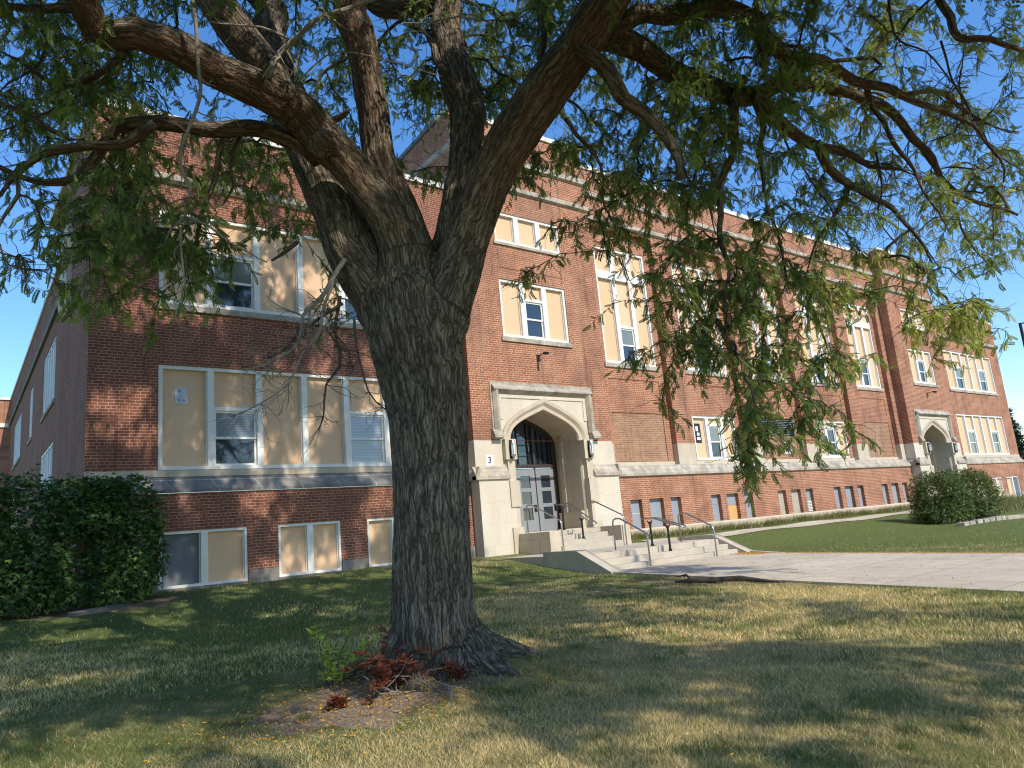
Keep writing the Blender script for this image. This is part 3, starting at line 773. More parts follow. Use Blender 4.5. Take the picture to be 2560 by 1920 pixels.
for mir,who in ((False,'near entrance by the number plate'),(True,'far entrance behind the round bush')):
    cx = mx(XB,mir)
    for sg,sd in ((-1,'left'),(1,'right')):
        lantern(cx+sg*1.62, YB-.161, 2.44, f'steel lantern with frosted glass on {sd} side of the {who}')
# number plate
t = empty('number_sign', (10.465,YB-.005,2.135)); tag(t, 'small white plate with black numeral 3 beside the near entrance', 'sign')
b = MB(); b.box(-.14,.14,-.008,0,-.155,.155); o = b.build('plate', M['signwhite']); o.parent = t
def text_mesh(txt, size):
    cu = bpy.data.curves.new('txt','FONT'); cu.body = txt; cu.size = size; cu.align_x = 'CENTER'; cu.align_y = 'CENTER'; cu.offset = size*.018
    ob = bpy.data.objects.new('txt', cu); COL.objects.link(ob); dg = bpy.context.evaluated_depsgraph_get()
    me = bpy.data.meshes.new_from_object(ob.evaluated_get(dg)); bpy.data.objects.remove(ob); return me
me = text_mesh('3', .27); o = bpy.data.objects.new('numeral', me); COL.objects.link(o); me.materials.append(M['black']); o.parent = t; o.rotation_euler = (rad(90),0,0); o.location = (0,-.011,0)
# vent plate on the tan board of the left wing
t = empty('vent_plate', (1.99,.118,3.84)); tag(t, 'pale grey square plate with three round holes on a tan board', 'plate')
b = MB(); b.box(-.15,.15,-.012,0,-.19,.19); o = b.build('plate', M['sky_plate']); o.parent = t
b = MB()
for x,z in ((-.045,.12),(-.045,-.10),(.06,-.10)): b.tube([(x,-.016,z),(x,-.010,z)],.022,12)
o = b.build('hole', M['greyboard']); o.parent = t
# cameras over the doors
for mir,lab in ((False,'small black security camera above the near entrance'),(True,'small black security camera above the far entrance')):
    cx = mx(XB,mir)-.06
    t = empty('security_camera', (cx,YB,5.45)); tag(t, lab, 'security camera', 'security cameras above the doors')
    b = MB(); b.box(-.07,.07,-.03,0,-.12,.10); o = b.build('mount', M['black']); o.parent = t
    b = MB(); b.tube([(0,-.02,.05),(0,-.36,.10)],.018,6); b.tube([(0,-.30,.08),(0,-.50,.03)],.05,8); o = b.build('arm', M['black']); o.parent = t
# posters on the centre section
def poster(x, y, z, w_, h_, lab, base, marks):
    t = empty('poster', (x,y,z)); tag(t, lab, 'poster')
    b = MB(); b.box(-w_/2,w_/2,-.008,0,-h_/2,h_/2); o = b.build('sheet', M[base]); o.parent = t
    for mt,rects in marks.items():
        b = MB()
        for r in rects: b.q((r[0]*w_/2,-.011,r[2]*h_/2),(r[1]*w_/2,-.011,r[2]*h_/2),(r[1]*w_/2,-.011,r[3]*h_/2),(r[0]*w_/2,-.011,r[3]*h_/2))
        o = b.build('print', M[mt]); o.parent = t
poster(27.45,YR+.028,2.58,.48,.52,'white notice with a dark figure on pale brick under the louver','signwhite',{'black':[(-.3,.15,.15,.75),(-.15,.3,.3,.55),(-.05,.2,.0,.2)],'greyboard':[(-.6,.7,-.32,-.12)]})
poster(21.35,YR+.117,3.2,.5,.78,'black and white poster on the tan board left of a sash','black',{'signwhite':[(-.9,-.55,-.6,.8),(-.2,.4,.2,.7),(.0,.6,-.25,.05),(-.1,.7,-.7,-.4)]})
poster(30.28,YR+.117,3.12,.46,.72,'white poster with grey lines on a tan board of the fourth bay','signwhite',{'greyboard':[(-.3,.5,.35,.65),(-.7,.8,-.1,-.05),(-.7,.8,-.4,-.35),(.72,1,-1,1)]})

# ------------------------------------------------------------------ steps
def steps_thing(name, label, loc, parts):
    t = empty(name, loc); tag(t, label, 'steps')
    return t
t = empty('entrance_steps', (12.8,-1.2,-.66)); tag(t, 'four short concrete steps up to the near arched door', 'steps')
b = MB(); yr = [-1.15,-1.46,-1.76,-2.06]; zt = [-.085,-.23,-.375,-.52]
for i in range(4): b.box(11.58,14.02,yr[i],-.50,zt[i]-.145+.0,zt[i]) if i == 0 else b.box(11.58,14.02,yr[i],yr[i-1]+.02,-.75,zt[i])
b.box(11.58,14.02,-1.15+.001,-.5,-.75,-.232); b2 = MB()
o = b.build('step', M['concrete'], t, bevel=.012)
b = MB()
for x0,x1 in ((11.18,11.57),(14.03,14.42)):
    b = MB(); b.box(x0,x1,-2.02,-.50,-1.3,-.075); b.box(x0-.03,x1+.03,-1.55,-.5,-1.3,-.30)
    o = b.build('cheek_wall', M['stone'], t, bevel=.01)
t = empty('lower_steps', (12.75,-5.0,-1.15)); tag(t, 'three wide concrete steps from the front walk to the landing', 'steps')
b = MB(); yr = [-4.66,-4.96,-5.26]; zt = [-.70,-.85,-1.0]
for i in range(3): b.box(10.27,15.19,yr[i],(-.6 if i == 0 else yr[i-1]+.02),-1.5,zt[i])
o = b.build('step', M['concrete'], t, bevel=.015)
b = MB()
for x0,x1 in ((9.92,10.26),(15.2,15.52)):
    b = MB(); prof = [(-3.2,-1.6),(-3.2,-.615),(-4.42,-.615),(-5.55,-1.13),(-5.55,-1.6)]
    b.prism(prof, x0, x1); o = b.build('cheek_wall', M['concrete'], t, bevel=.03)
b = MB(); b.prism([(-5.56,-1.6),(-5.56,-1.08),(-6.6,-1.16),(-6.6,-1.6)],15.3,15.46); o = b.build('kerb', M['concrete'], t)
b = MB(); b.box(9.95,15.5,-4.4,-.6,-1.4,-.69); o = b.build('landing', M['concrete']); tag(o, kind='structure')

def side_rail(label, x, y0, y1, zb0, zt0, zb1, zt1):
    t = empty('handrail', (x,y0,zb0)); tag(t, label, 'handrail', 'steel handrails on the entrance steps')
    P = [Vector((0,0,-.03)),Vector((0,0,zt0-zb0-.10)),Vector((0,-.03,zt0-zb0-.03)),Vector((0,-.10,zt0-zb0)),Vector((0,-.24,zt0-zb0)),Vector((0,-.32,zt0-zb0-.03))]
    e = Vector((0,y1-y0,zt1-zb0)); P += [e+Vector((0,.09,.075)),e+Vector((0,.03,.025)),e+Vector((0,0,-.05)),Vector((0,y1-y0,zb1-zb0-.03))]
    b = MB(); b.tube(P,.021,10); o = b.build('rail', M['steel'], smooth=True); o.parent = t
    for yy_,zz_ in ((0,0),(y1-y0,zb1-zb0)):
        b = MB(); b.tube([(0,yy_,zz_-.01),(0,yy_,zz_+.012)],.045,12); o = b.build('base_flange', M['steel']); o.parent = t
side_rail('steel handrail on the left of the upper steps', 11.62, -.52, -2.05, -.085, .74, -.69, .16)
side_rail('steel handrail on the right of the upper steps', 14.1, -.62, -2.12, -.085, .74, -.69, .16)
side_rail('steel handrail nearest the tree on the lower steps', 11.5, -4.22, -5.36, -.70, .10, -1.14, -.36)
side_rail('steel handrail on the right of the lower steps', 14.15, -4.18, -5.34, -.70, .10, -1.14, -.36)
def mid_rail(label, x, y0, y1, zb0, zb1, zt0, zt1):
    t = empty('handrail', (x,y0,zb0)); tag(t, label, 'handrail', 'double handrails in the middle of the steps')
    d = .095
    for yy_,zb,zt_ in ((0,0,zt0-zb0),(y1-y0,zb1-zb0,zt1-zb0)):
        b = MB(); b.tube([(0,yy_,zb-.02),(0,yy_,zt_-.10)],.030,10); b.tube([(0,yy_,zb),(0,yy_,zb+.06)],.045,10); b.tube([(0,yy_,zt_-.12),(0,yy_,zt_-.05)],.042,10)
        b.tube([(-d,yy_,zt_),(-d,yy_,zt_-.04),(-d*.6,yy_,zt_-.09),(d*.6,yy_,zt_-.09),(d,yy_,zt_-.04),(d,yy_,zt_)],.012,6)
        o = b.build('post', M['black']); o.parent = t
    sl_ = (zt1-zt0)/(y1-y0)
    P = []
    ztop = zt0-zb0+.04
    A = [Vector((-d,.22,ztop)),Vector((-d,-.16,ztop)),Vector((-d,-.24,ztop-.02)),Vector((-d,y1-y0-.50,zt1-zb0+.03-.5*sl_))]
    endc = A[-1]
    arc = [Vector((d*math.sin(a),endc.y-.07*math.cos(a)*1.0,endc.z-.04*math.cos(a))) for a in np.linspace(-math.pi/2*.7,math.pi/2*.7,7)]
    Bq = [Vector((-p.x,p.y,p.z)) for p in reversed(A)]
    b = MB(); b.tube(A+arc+Bq,.019,8); o = b.build('rail', M['steel'], smooth=True); o.parent = t
mid_rail('double steel rail on black posts, middle of the upper steps', 12.8, -.82, -1.64, -.085, -.375, .66, .27)
mid_rail('double steel rail on black posts, middle of the lower steps', 12.8, -4.32, -4.92, -.70, -.85, 0.0, -.14)
# pale rails by the far right basement windows
for k,(x,lab) in enumerate(((46.9,'pale ramp rail by the grey basement board near the far bush'),(51.9,'pale ramp rail at the far right corner of the school'))):
    t = empty('ramp_rail', (x,-2.2,-.9)); tag(t, lab, 'ramp rail', 'ramp rails by the far wing')
    b = MB(); b.tube([(0,0,-.1),(0,0,.95),(.06,0,1.03),(1.2,0,1.03),(1.5,0,.9),(1.55,0,-.1)],.03,8); b.tube([(0,0,.5),(1.55,0,.5)],.02,6)
    o = b.build('rail', M['coping'], smooth=True); o.parent = t


# ------------------------------------------------------------------ the honey locust
def crom(P, R, step=.12):
    """smooth a polyline (with radii) by a Catmull-Rom spline"""
    P = [np.array(p, float) for p in P]; out = []; ro = []
    Q = [2*P[0]-P[1]]+P+[2*P[-1]-P[-2]]
    for i in range(1, len(Q)-2):
        n = max(2, int(np.linalg.norm(Q[i+1]-Q[i])/step))
        for k in range(n):
            t = k/n; a,b,c,d = Q[i-1],Q[i],Q[i+1],Q[i+2]
            out.append(.5*((2*b)+(-a+c)*t+(2*a-5*b+4*c-d)*t*t+(-a+3*b-3*c+d)*t**3)); ro.append(R[i-1]*(1-t)+R[i]*t)
    out.append(P[-1]); ro.append(R[-1]); return out, ro
def trace(rows, ext=()):
    """rows: (u, v, width in photo pixels, metres behind the trunk plane); ext: further world points (x,y,z,r)"""
    P = []; R = []
    for u,v,w_,off in rows:
        p,t = at(u,v,off); P.append(tuple(p)); R.append(w_/2*t/F_PX)
    for x,y,z,r in ext: P.append((x,y,z)); R.append(r)
    return crom(P, R)
TRUNK = trace([(1112,1745,300,0),(1107,1690,262,0),(1097,1620,224,0),(1087,1504,206,0),(1083,1389,198,0),(1080,1273,192,0),(1075,1157,194,0),(1069,1041,200,0),(1056,926,222,0),(1036,820,236,0),(1022,740,215,0),(1015,680,150,0)])
LIMBS = [
 trace([(1050,960,150,0),(1000,810,170,.05),(935,715,150,.1),(883,633,132,.15),(853,542,130,.25),(812,452,124,.4),(770,360,120,.55),(725,270,112,.7),(690,180,100,.85),(672,90,84,1.0),(664,0,76,1.2)], [(-.6,-9.6,8.3,.15),(-1.2,-8.9,10.4,.09),(-1.0,-8.2,12.2,.05)]),
 trace([(1060,930,140,-.05),(1040,760,120,-.1),(1005,640,105,-.12),(968,550,92,-.18),(915,470,90,-.25),(868,405,100,-.35),(815,350,104,-.45),(740,268,100,-.7),(640,218,95,-1.0),(540,175,88,-1.3),(455,120,84,-1.55),(350,80,80,-1.8),(205,-5,76,-2.1)], [(-2.5,-14.2,6.6,.14),(-3.6,-15.0,7.8,.10),(-4.6,-15.4,8.9,.06)]),
 trace([(1065,940,140,-.1),(1050,780,140,-.1),(1028,650,125,-.05),(1000,560,112,0),(975,470,90,0),(948,384,82,-.05),(936,280,76,-.1),(918,180,76,-.2),(898,80,82,-.3),(878,0,86,-.4)], [(1.2,-12.4,7.2,.15),(.9,-12.6,9.5,.11),(1.1,-12.3,11.8,.07),(1.4,-12.0,13.6,.04)]),
 trace([(1070,960,150,-.05),(1100,800,150,-.08),(1140,680,128,-.1),(1165,600,112,-.15),(1195,520,108,-.2),(1235,430,108,-.3),(1285,340,116,-.45),(1365,226,124,-.65),(1441,127,112,-.85),(1511,10,112,-1.1)], [(3.6,-14.0,6.6,.20),(4.3,-15.2,8.4,.14),(4.9,-16.3,10.2,.09),(5.4,-17.2,11.7,.05)]),
 trace([(1075,940,120,.1),(1105,790,120,.12),(1125,640,100,.15),(1138,542,84,.2),(1152,452,72,.35),(1166,362,76,.55),(1172,280,96,.7),(1150,215,96,.8),(1130,140,84,.95),(1113,60,78,1.15),(1105,0,74,1.3)], [(2.4,-9.4,8.2,.16),(2.8,-8.8,10.6,.11),(3.0,-8.3,12.9,.06)]),
 trace([(732,285,70,.6),(690,200,88,.6),(620,110,92,.5),(560,30,90,.4),(500,-60,84,.3)], [(-1.6,-11.0,8.2,.15),(-2.8,-10.6,10.3,.09),(-3.6,-10.2,11.8,.05)]),
 trace([(1420,160,70,-.7),(1480,95,70,-.55),(1545,100,72,-.4),(1600,125,66,-.2),(1660,170,60,0),(1720,198,58,.2),(1780,222,58,.4),(1830,238,56,.5),(1885,240,50,.6)]),
]
ROOTS = [
 trace([(1050,1590,150,0),(985,1680,130,-.10),(925,1690,95,-.13),(870,1697,64,-.12),(820,1720,34,-.12)]),
 trace([(1130,1590,140,0),(1195,1670,130,-.22),(1250,1705,98,-.42),(1300,1722,70,-.52),(1350,1742,36,-.6)]),
 trace([(1140,1590,140,.1),(1200,1630,115,.2),(1260,1640,88,.3),(1330,1650,64,.32),(1400,1665,34,.3)]),
 trace([(1080,1620,140,-.1),(1040,1720,90,-.45),(1005,1765,60,-.65),(980,1800,40,-.8)]),
 trace([(1110,1620,140,-.1),(1130,1720,100,-.5),(1135,1765,70,-.72),(1150,1790,36,-.9)]),
]
for r in ROOTS:
    for i,p in enumerate(r[0]):
        gd = gz(p[0],p[1]); k = i/len(r[0])
        if k > .35: p[2] = min(p[2], gd + r[1][i]*(.75-.75*(k-.35)))
TREE = empty('honey_locust_tree', tuple(TRUNK[0][0][:2])+(-1.35,))
tag(TREE, 'large honey locust with forked furrowed trunk and drooping feathery branches', 'tree')
CURVES = []
def register(P, R, s0=0.0):
    P = np.array(P); R = np.maximum(np.array(R),.02); sl_ = np.concatenate([[0],np.cumsum(np.linalg.norm(np.diff(P,axis=0),axis=1))])+s0
    CURVES.append((P,R,sl_))
def bark_coords(co):
    n = len(co); best = np.full(n,1e9); out = np.zeros((n,3),np.float32)
    for P,R,sl_ in CURVES:
        A = P[:-1]; D = P[1:]-A; LL = (D**2).sum(1)+1e-12
        for i in range(0,n,8000):
            c = co[i:i+8000]; w_ = c[:,None,:]-A[None]; t = np.clip((w_*D[None]).sum(2)/LL[None],0,1)
            q = A[None]+D[None]*t[...,None]; d = np.linalg.norm(c[:,None,:]-q,axis=2); k = d.argmin(1); ar = np.arange(len(c))
            tt = t[ar,k]; rr = R[k]*(1-tt)+R[k+1]*tt; sc_ = d[ar,k]/rr; m = sc_ < best[i:i+8000]
            ax = D[k]/np.sqrt(LL[k])[:,None]; off = c-q[ar,k]
            x = np.tile(np.array([.8,.6,.0]),(len(c),1)); x -= ax*(x*ax).sum(1)[:,None]; x /= np.linalg.norm(x,axis=1)[:,None]+1e-9; y = np.cross(ax,x)
            o_ = np.stack([(off*x).sum(1),(off*y).sum(1),sl_[k]*(1-tt)+sl_[k+1]*tt],1)
            out[i:i+8000][m] = o_[m]; best[i:i+8000][m] = sc_[m]
    return out
def set_bark(me, coords):
    a = me.attributes.new('bark','FLOAT_VECTOR','POINT'); a.data.foreach_set('vector', np.asarray(coords,np.float32).ravel())
tb = MB()
z_acc = 0
for P,R in [TRUNK]+LIMBS+ROOTS:
    tb.tube(P,R,22); i0 = 0
    if any(P is l_[0] for l_ in LIMBS):
        while i0 < len(P)-3 and min(np.linalg.norm(P[i0]-q_)-.75*rr_ for q_,rr_ in zip(*TRUNK)) < 0: i0 += 1
    register(P[i0:],R[i0:], sum(np.linalg.norm(P[k+1]-P[k]) for k in range(i0))+2.4 if i0 else 0)
# knots: a pruned stub scar on the front limb, burl on the rear one
kp,kt = at(806,352,-.72); tb.tube([kp+Vector((.02,.10,-.02)), kp-FWD*.02, kp-FWD*.075],[.16,.135,.11],18)
tmp = tb.build('tmp', M['bark']); rm = tmp.modifiers.new('r','REMESH'); rm.mode = 'VOXEL'; rm.voxel_size = .026; rm.use_smooth_shade = True
sm = tmp.modifiers.new('s','SMOOTH'); sm.factor = .6; sm.iterations = 7
dg = bpy.context.evaluated_depsgraph_get(); me = bpy.data.meshes.new_from_object(tmp.evaluated_get(dg)); bpy.data.objects.remove(tmp)
n = len(me.vertices); co = np.empty(n*3,np.float32); me.vertices.foreach_get('co',co); co = co.reshape(-1,3)
nr = np.empty(n*3,np.float32); me.vertices.foreach_get('normal',nr); nr = nr.reshape(-1,3)
bc_ = bark_coords(co.astype(float))
dsp = np.array([mnoise.fractal(Vector((c[0]*7,c[1]*7,c[2]*1.5)),1.0,2.1,4) for c in bc_])*.021 + np.array([mnoise.noise(Vector((c[0]*2.6,c[1]*2.6,c[2]*.55))) for c in bc_])*.036
rdg = np.array([abs(mnoise.noise(Vector((c[0]*17,c[1]*17,c[2]*2.6)))) for c in bc_]); dsp -= np.clip(.16-rdg,0,.16)*.10
co2 = co + nr*dsp[:,None].astype(np.float32); me.vertices.foreach_set('co', co2.ravel()); set_bark(me, bc_); me.update(); me.shade_smooth()
me.materials.clear(); link(me, 'trunk', M['bark'], TREE)

def branch_obj(name, P, R, mat, n=8, parent=None, label=None):
    b = MB(); P = [np.array(p) for p in P]
    b.tube(P,R,n); me = b.mesh(name); me.shade_smooth()
    s = 0; cs = []
    for i in range(len(P)):
        if i: s += np.linalg.norm(P[i]-P[i-1])
        for k in range(n): a = 2*math.pi*k/n; cs.append((R[i]*math.cos(a),R[i]*math.sin(a),s))
    set_bark(me, cs); o = link(me, name, M[mat], parent or TREE)
    if label: o['label'] = label
    return o
def jitter(P, amp, keep=2):
    Q = []
    ph = random.random()*50
    for i,p in enumerate(P):
        a = amp*min(1,i/keep); Q.append(np.array(p)+a*np.array(mnoise.noise_vector(Vector(p)*2.3+Vector((ph,0,0))))) 
    return Q
def c1(x,y): return (x/2.458, y/2.458)
def c2(x,y): return (1660+x/2.37, y/2.37)
def c3(x,y): return (700+x/2.212, y/2.212)
def tr(fn, pts, w0, w1, o0, o1):
    n = len(pts); return trace([(*fn(*p), w0+(w1-w0)*i/(n-1), o0+(o1-o0)*i/(n-1)) for i,p in enumerate(pts)])
SEC = [
 tr(c2,[(380,560),(530,560),(620,660),(720,760),(900,840),(1050,900),(1230,960),(1400,1000)],46,16,.35,1.2),
 tr(c2,[(500,565),(640,520),(750,505),(950,520),(1150,580),(1350,680),(1500,850),(1650,1050),(1800,1170),(2100,1270)],40,12,.45,1.8),
 tr(c2,[(-380,230),(-150,100),(200,60),(480,90),(600,220),(760,350),(880,370),(1050,420),(1200,500),(1450,560),(1600,640),(1850,780),(2000,950),(2005,1080)],52,10,-.6,.9),
 tr(c2,[(520,560),(700,480),(880,375)],30,20,.5,.5),
 tr(c2,[(900,840),(980,980),(1090,1090),(1200,1160),(1350,1240),(1500,1400),(1600,1560)],26,7,.8,1.4),
 tr(c2,[(400,600),(432,700),(400,880),(350,1100),(330,1350),(380,1560),(370,1800),(420,2150)],26,7,.3,.0),
 tr(c2,[(530,565),(580,700),(575,900),(590,1100),(640,1280),(710,1440)],20,6,.4,.5),
 tr(c2,[(1085,1085),(1080,1180),(1010,1280),(900,1440),(830,1640)],16,5,1.1,1.3),
 tr(c2,[(1200,500),(1240,620),(1400,900),(1550,1130),(1690,1380)],16,6,.4,.8),
 tr(c2,[(1450,560),(1580,530),(1720,600),(1850,700),(2100,780)],14,6,.6,1.2),
 tr(c3,[(1640,250),(1700,290),(1800,380),(1900,540),(2050,640),(2150,780),(2190,900),(2192,1010)],44,30,-1.0,-1.1),
 tr(c2,[(1600,-90),(1640,0),(1720,90),(1722,170),(1790,235),(1920,240),(2130,265),(2300,290)],22,18,-.9,-1.2),
 tr(c1,[(1960,980),(1800,860),(1600,790),(1450,785),(1250,800),(950,755),(800,765),(700,810),(600,960),(500,1060),(400,1110),(270,1115),(150,1080),(0,1020),(-150,960)],46,22,-.4,-1.3),
 tr(c1,[(940,760),(750,880),(500,910),(250,950),(100,1050),(0,1180),(-120,1350)],30,12,-.9,-1.5),
 tr(c1,[(700,160),(560,110),(400,60),(200,45),(0,30),(-200,0)],30,16,-1.9,-2.2),
 tr(c1,[(760,330),(560,470),(380,530),(200,420),(0,320)],22,10,-1.2,-1.6),
 tr(c1,[(500,500),(560,600),(700,740)],16,16,-1.1,-1.1),
 tr(c1,[(1390,800),(1350,1000),(1300,1180),(1230,1350),(1180,1560),(1120,1760)],17,6,-.6,-.5),
 tr(c1,[(1480,830),(1430,1000),(1440,1140),(1360,1270)],12,5,-.5,-.3),
 tr(c1,[(420,840),(300,780),(150,700),(0,640)],16,8,-1.2,-1.5),
 tr(c1,[(100,1090),(120,1200),(40,1330),(0,1420),(-40,1560)],12,5,-1.4,-1.4),
 tr(c3,[(930,420),(870,320),(830,200),(740,160),(650,60)],24,12,.6,1.6),
 tr(c3,[(1440,330),(1450,180),(1440,80),(1400,-60)],18,14,-.4,.2),
 tr(c3,[(1580,660),(1640,740),(1720,850),(1790,1000),(1800,1140),(1850,1280)],12,5,-.5,.2),
 tr(c1,[(2020,750),(2090,710),(2150,670)],20,14,-.4,-.5),
]
for P,R in SEC:
    Pj = jitter(P,.06); m_ = len(R); R = [r*(1-(.62*max(0,(i/m_-.45)/.55)**1.3 if max(R) < .2 else 0)) for i,r in enumerate(R)]; R = [r*(1+.10*mnoise.noise(Vector(P[i])*5)) for i,r in enumerate(R)]; branch_obj('limb' if max(R) > .06 else 'branch', Pj, R, 'bark', 10 if max(R) > .06 else 7); 
# dead grey branches, drawn from the photograph, with side twigs
def deadset(main, w0, w1, o0, o1, ntw, tl, fn, mat='deadtwig', lab=None):
    P,R = tr(fn, main, w0, w1, o0, o1); P = jitter(P,.04); b = MB(); b.tube(P,R,7)
    for k in range(ntw):
        i = random.randrange(len(P)//5, len(P)-1); d = np.array([random.gauss(0,1),random.gauss(0,1),random.gauss(-.25,.7)]); d /= np.linalg.norm(d)
        def rec(p,d,l,r,lev):
            Q = [p]; n = max(4,int(l/.07))
            for _ in range(n):
                d = d+np.array([random.gauss(0,.28),random.gauss(0,.28),random.gauss(-.06,.28)]); d = d/np.linalg.norm(d); p = p+d*l/n; Q.append(p)
                if lev < 2 and random.random() < .28:
                    e = d+np.array([random.gauss(0,.8) for _ in range(3)]); rec(p,e/np.linalg.norm(e),l*.5,r*.65,lev+1)
            b.tube(Q,list(np.linspace(r,r*.4,len(Q))),4,False)
        rec(np.array(P[i]),d,tl*random.uniform(.5,1.2),max(.004,R[i]*.45),0)
    o = b.build('dead_branch', M[mat], TREE, True)
    if lab: o['label'] = lab
deadset([(1175,-30),(1195,120),(1212,250),(1218,480),(1215,620),(1185,770),(1130,880),(1100,960),(1115,1060),(1162,1130),(1150,1220),(1130,1330)],10,7,-1.9,-1.4,10,.35,c1,lab='pale dead branch hanging down from the front limb')
deadset([(1130,1330),(1090,1390),(1050,1420),(985,1560)],8,3,-1.4,-1.3,5,.25,c1)
deadset([(1130,1330),(1270,1380),(1400,1480),(1520,1540),(1650,1610)],7,3,-1.4,-1.1,5,.25,c1)
deadset([(1110,1400),(1120,1600),(1140,1800)],7,3,-1.4,-1.3,5,.2,c1)
deadset([(1650,480),(1700,330),(1780,250),(1900,170),(2000,90),(2200,10),(2330,-20)],17,8,-1.1,-1.2,8,.5,c1)
deadset([(1780,240),(1600,170),(1450,150),(1280,130)],7,4,-1.1,-1.2,5,.3,c1)
deadset([(100,450),(250,310),(420,300),(600,340),(900,420)],5,2,-1.3,-1.0,8,.3,c3)
deadset([(680,130),(850,130),(990,95),(1100,115),(1200,105)],6,3,-.7,-.5,8,.3,c3)
f0 = lambda x,y: (x*1.1573,y*1.1573)
deadset([(745,560),(715,610),(690,650),(655,685),(640,740),(600,770),(560,790),(520,800)],13,4,-.25,-.6,26,.48,f0,lab='bare grey branch hanging left of the trunk')
deadset([(720,600),(700,680),(690,720),(650,765),(620,830),(560,870),(480,905)],9,3,-.3,-.6,26,.46,f0)
deadset([(735,640),(725,720),(730,790),(705,830),(700,900),(690,930)],9,3,-.2,-.3,26,.44,f0,'twig')
deadset([(740,655),(690,690),(640,735),(610,760),(570,770)],9,3,-.25,-.5,18,.42,f0,'twig')
deadset([(765,690),(770,760),(800,850),(830,880),(850,900)],7,2,-.6,-.6,16,.36,f0,'twig')
deadset([(850,480),(875,520),(880,570),(905,560)],5,2,-.1,-.3,8,.25,f0,'twig')
deadset([(640,525),(590,565)],12,7,-.2,-.6,2,.1,f0,'twig')

for pts_,w_,o0,o1,nt in (([(1350,680),(1500,850),(1650,1050),(1800,1170),(2100,1270)],8,1.2,1.8,30),([(1450,560),(1580,530),(1720,600),(1850,700),(2100,780)],8,.6,1.2,26),([(1090,1090),(1200,1160),(1350,1240),(1500,1400),(1640,1600)],7,1.0,1.4,24),([(900,840),(1050,900),(1230,960),(1400,1000),(1600,1100)],7,.8,1.2,22),([(1330,-20),(1340,150),(1400,240),(1560,300),(1700,480),(1800,520)],7,-.2,.3,22),([(1640,240),(1690,420),(1800,620),(1960,900),(2110,1000)],6,.8,1.4,22),([(700,760),(760,900),(900,1100),(1000,1300),(1010,1420)],6,.7,.9,18),([(1700,1150),(1760,1350),(1850,1500),(2000,1640)],6,1.4,1.6,16),([(1250,880),(1290,1080),(1280,1300),(1380,1450)],6,1.0,1.2,16),([(100,900),(140,1050),(260,1200),(300,1400)],6,.1,.3,14)):
    deadset(pts_,w_,3,o0,o1,nt,.55,c2,'twig')
for pts_,w_,o0,o1,nt in (([(300,250),(200,420),(60,520),(0,560)],7,-1.4,-1.6,14),([(520,560),(300,700),(150,760),(0,800)],6,-1.0,-1.3,14),([(600,900),(700,1100),(690,1300),(760,1450)],6,-.6,-.5,12),([(0,1500),(40,1600),(130,1650),(300,1670)],5,-1.3,-1.3,8)):
    deadset(pts_,w_,3,o0,o1,nt,.4,c1,'twig')

# --- twigs and leaves: points to be leafed are joined to the nearest wood, then hung with pinnate leaves
GRID = """
9 9 8 6 5 8 9 9 9 9 9 9 8 5 3 2
9 9 7 5 4 8 8 9 9 9 9 9 8 6 5 4
7 9 9 7 5 4 4 2 6 9 9 8 6 5 5 6
2 8 8 5 3 1 0 0 2 6 8 8 5 3 6 7
1 5 3 1 0 1 0 0 1 2 7 9 7 4 4 5
0 0 0 0 0 0 0 0 0 0 5 9 6 1 2 2
0 0 0 0 0 0 0 0 0 0 1 8 5 0 0 0
0 0 0 0 0 0 0 0 0 0 0 2 0 0 0 0
"""
GRID = [[int(x) for x in r.split()] for r in GRID.strip().splitlines()]
CELL = 160
targets = []
for j,row in enumerate(GRID):
    for i,d in enumerate(row):
        k = d*(1.0 if i < 4 or i > 9 else 1.15); k = int(k)+(random.random() < k-int(k))
        for _ in range(k):
            u,v = (i+random.random())*CELL, (j+random.random())*CELL-20
            if i <= 4: off = random.uniform(-2.4,1.6)
            elif i <= 9: off = random.uniform(.9,4.5)
            elif i <= 12: off = random.uniform(-.9,2.2)
            else: off = random.uniform(.2,4.2)
            if (i in (2,3,4) and j < 3) or (i in (4,5) and j >= 2): off = random.uniform(.7,3.2)
            if j >= 4 and i >= 9: off = random.uniform(-.5,1.4)
            if j >= 3 and i <= 3: off = random.uniform(-1.6,.4)
            p,_t = at(u,v,off); yel = 0
            if i >= 13: yel = random.choice([.2,.4,.6,.8]) if j > 0 else .35
            elif i >= 10: yel = random.choice([0,.05,.15,.3])
            else: yel = random.choice([0,0,.05,.1])
            targets.append((np.array(p), yel, 1.0))
            for _c in range(random.choice((1,1,2))): targets.append((np.array(p)+rng.normal(size=3)*np.array([.26,.26,.20]), yel, 1.0))
TC = np.array([1.7,-11.4,9.0]); SV = np.array(SUNV)
SHADE = """
0 0 4 6 6 6 8 6 6 5 4 2 1 0 0 0
4 3 4 5 6 6 7 5 3 2 1 1 2 2 3 3
5 5 6 6 6 8 7 5 7 8 8 8 8 8 8 8
7 5 5 4 3 3 3 3 6 7 6 6 7 6 6 7
5 5 3 4 3 2 3 3 5 5 5 5 5 4 5 5
"""
SHADE = [[int(x) for x in r.split()] for r in SHADE.strip().splitlines()]
def shade_at(x, y, z):
    a = proj((x,y,z))
    if not a or not (0 <= a[0] < 2560 and 1400 <= a[1] < 1920): return None
    return SHADE[int((a[1]-1400)/104)][int(a[0]/160)]
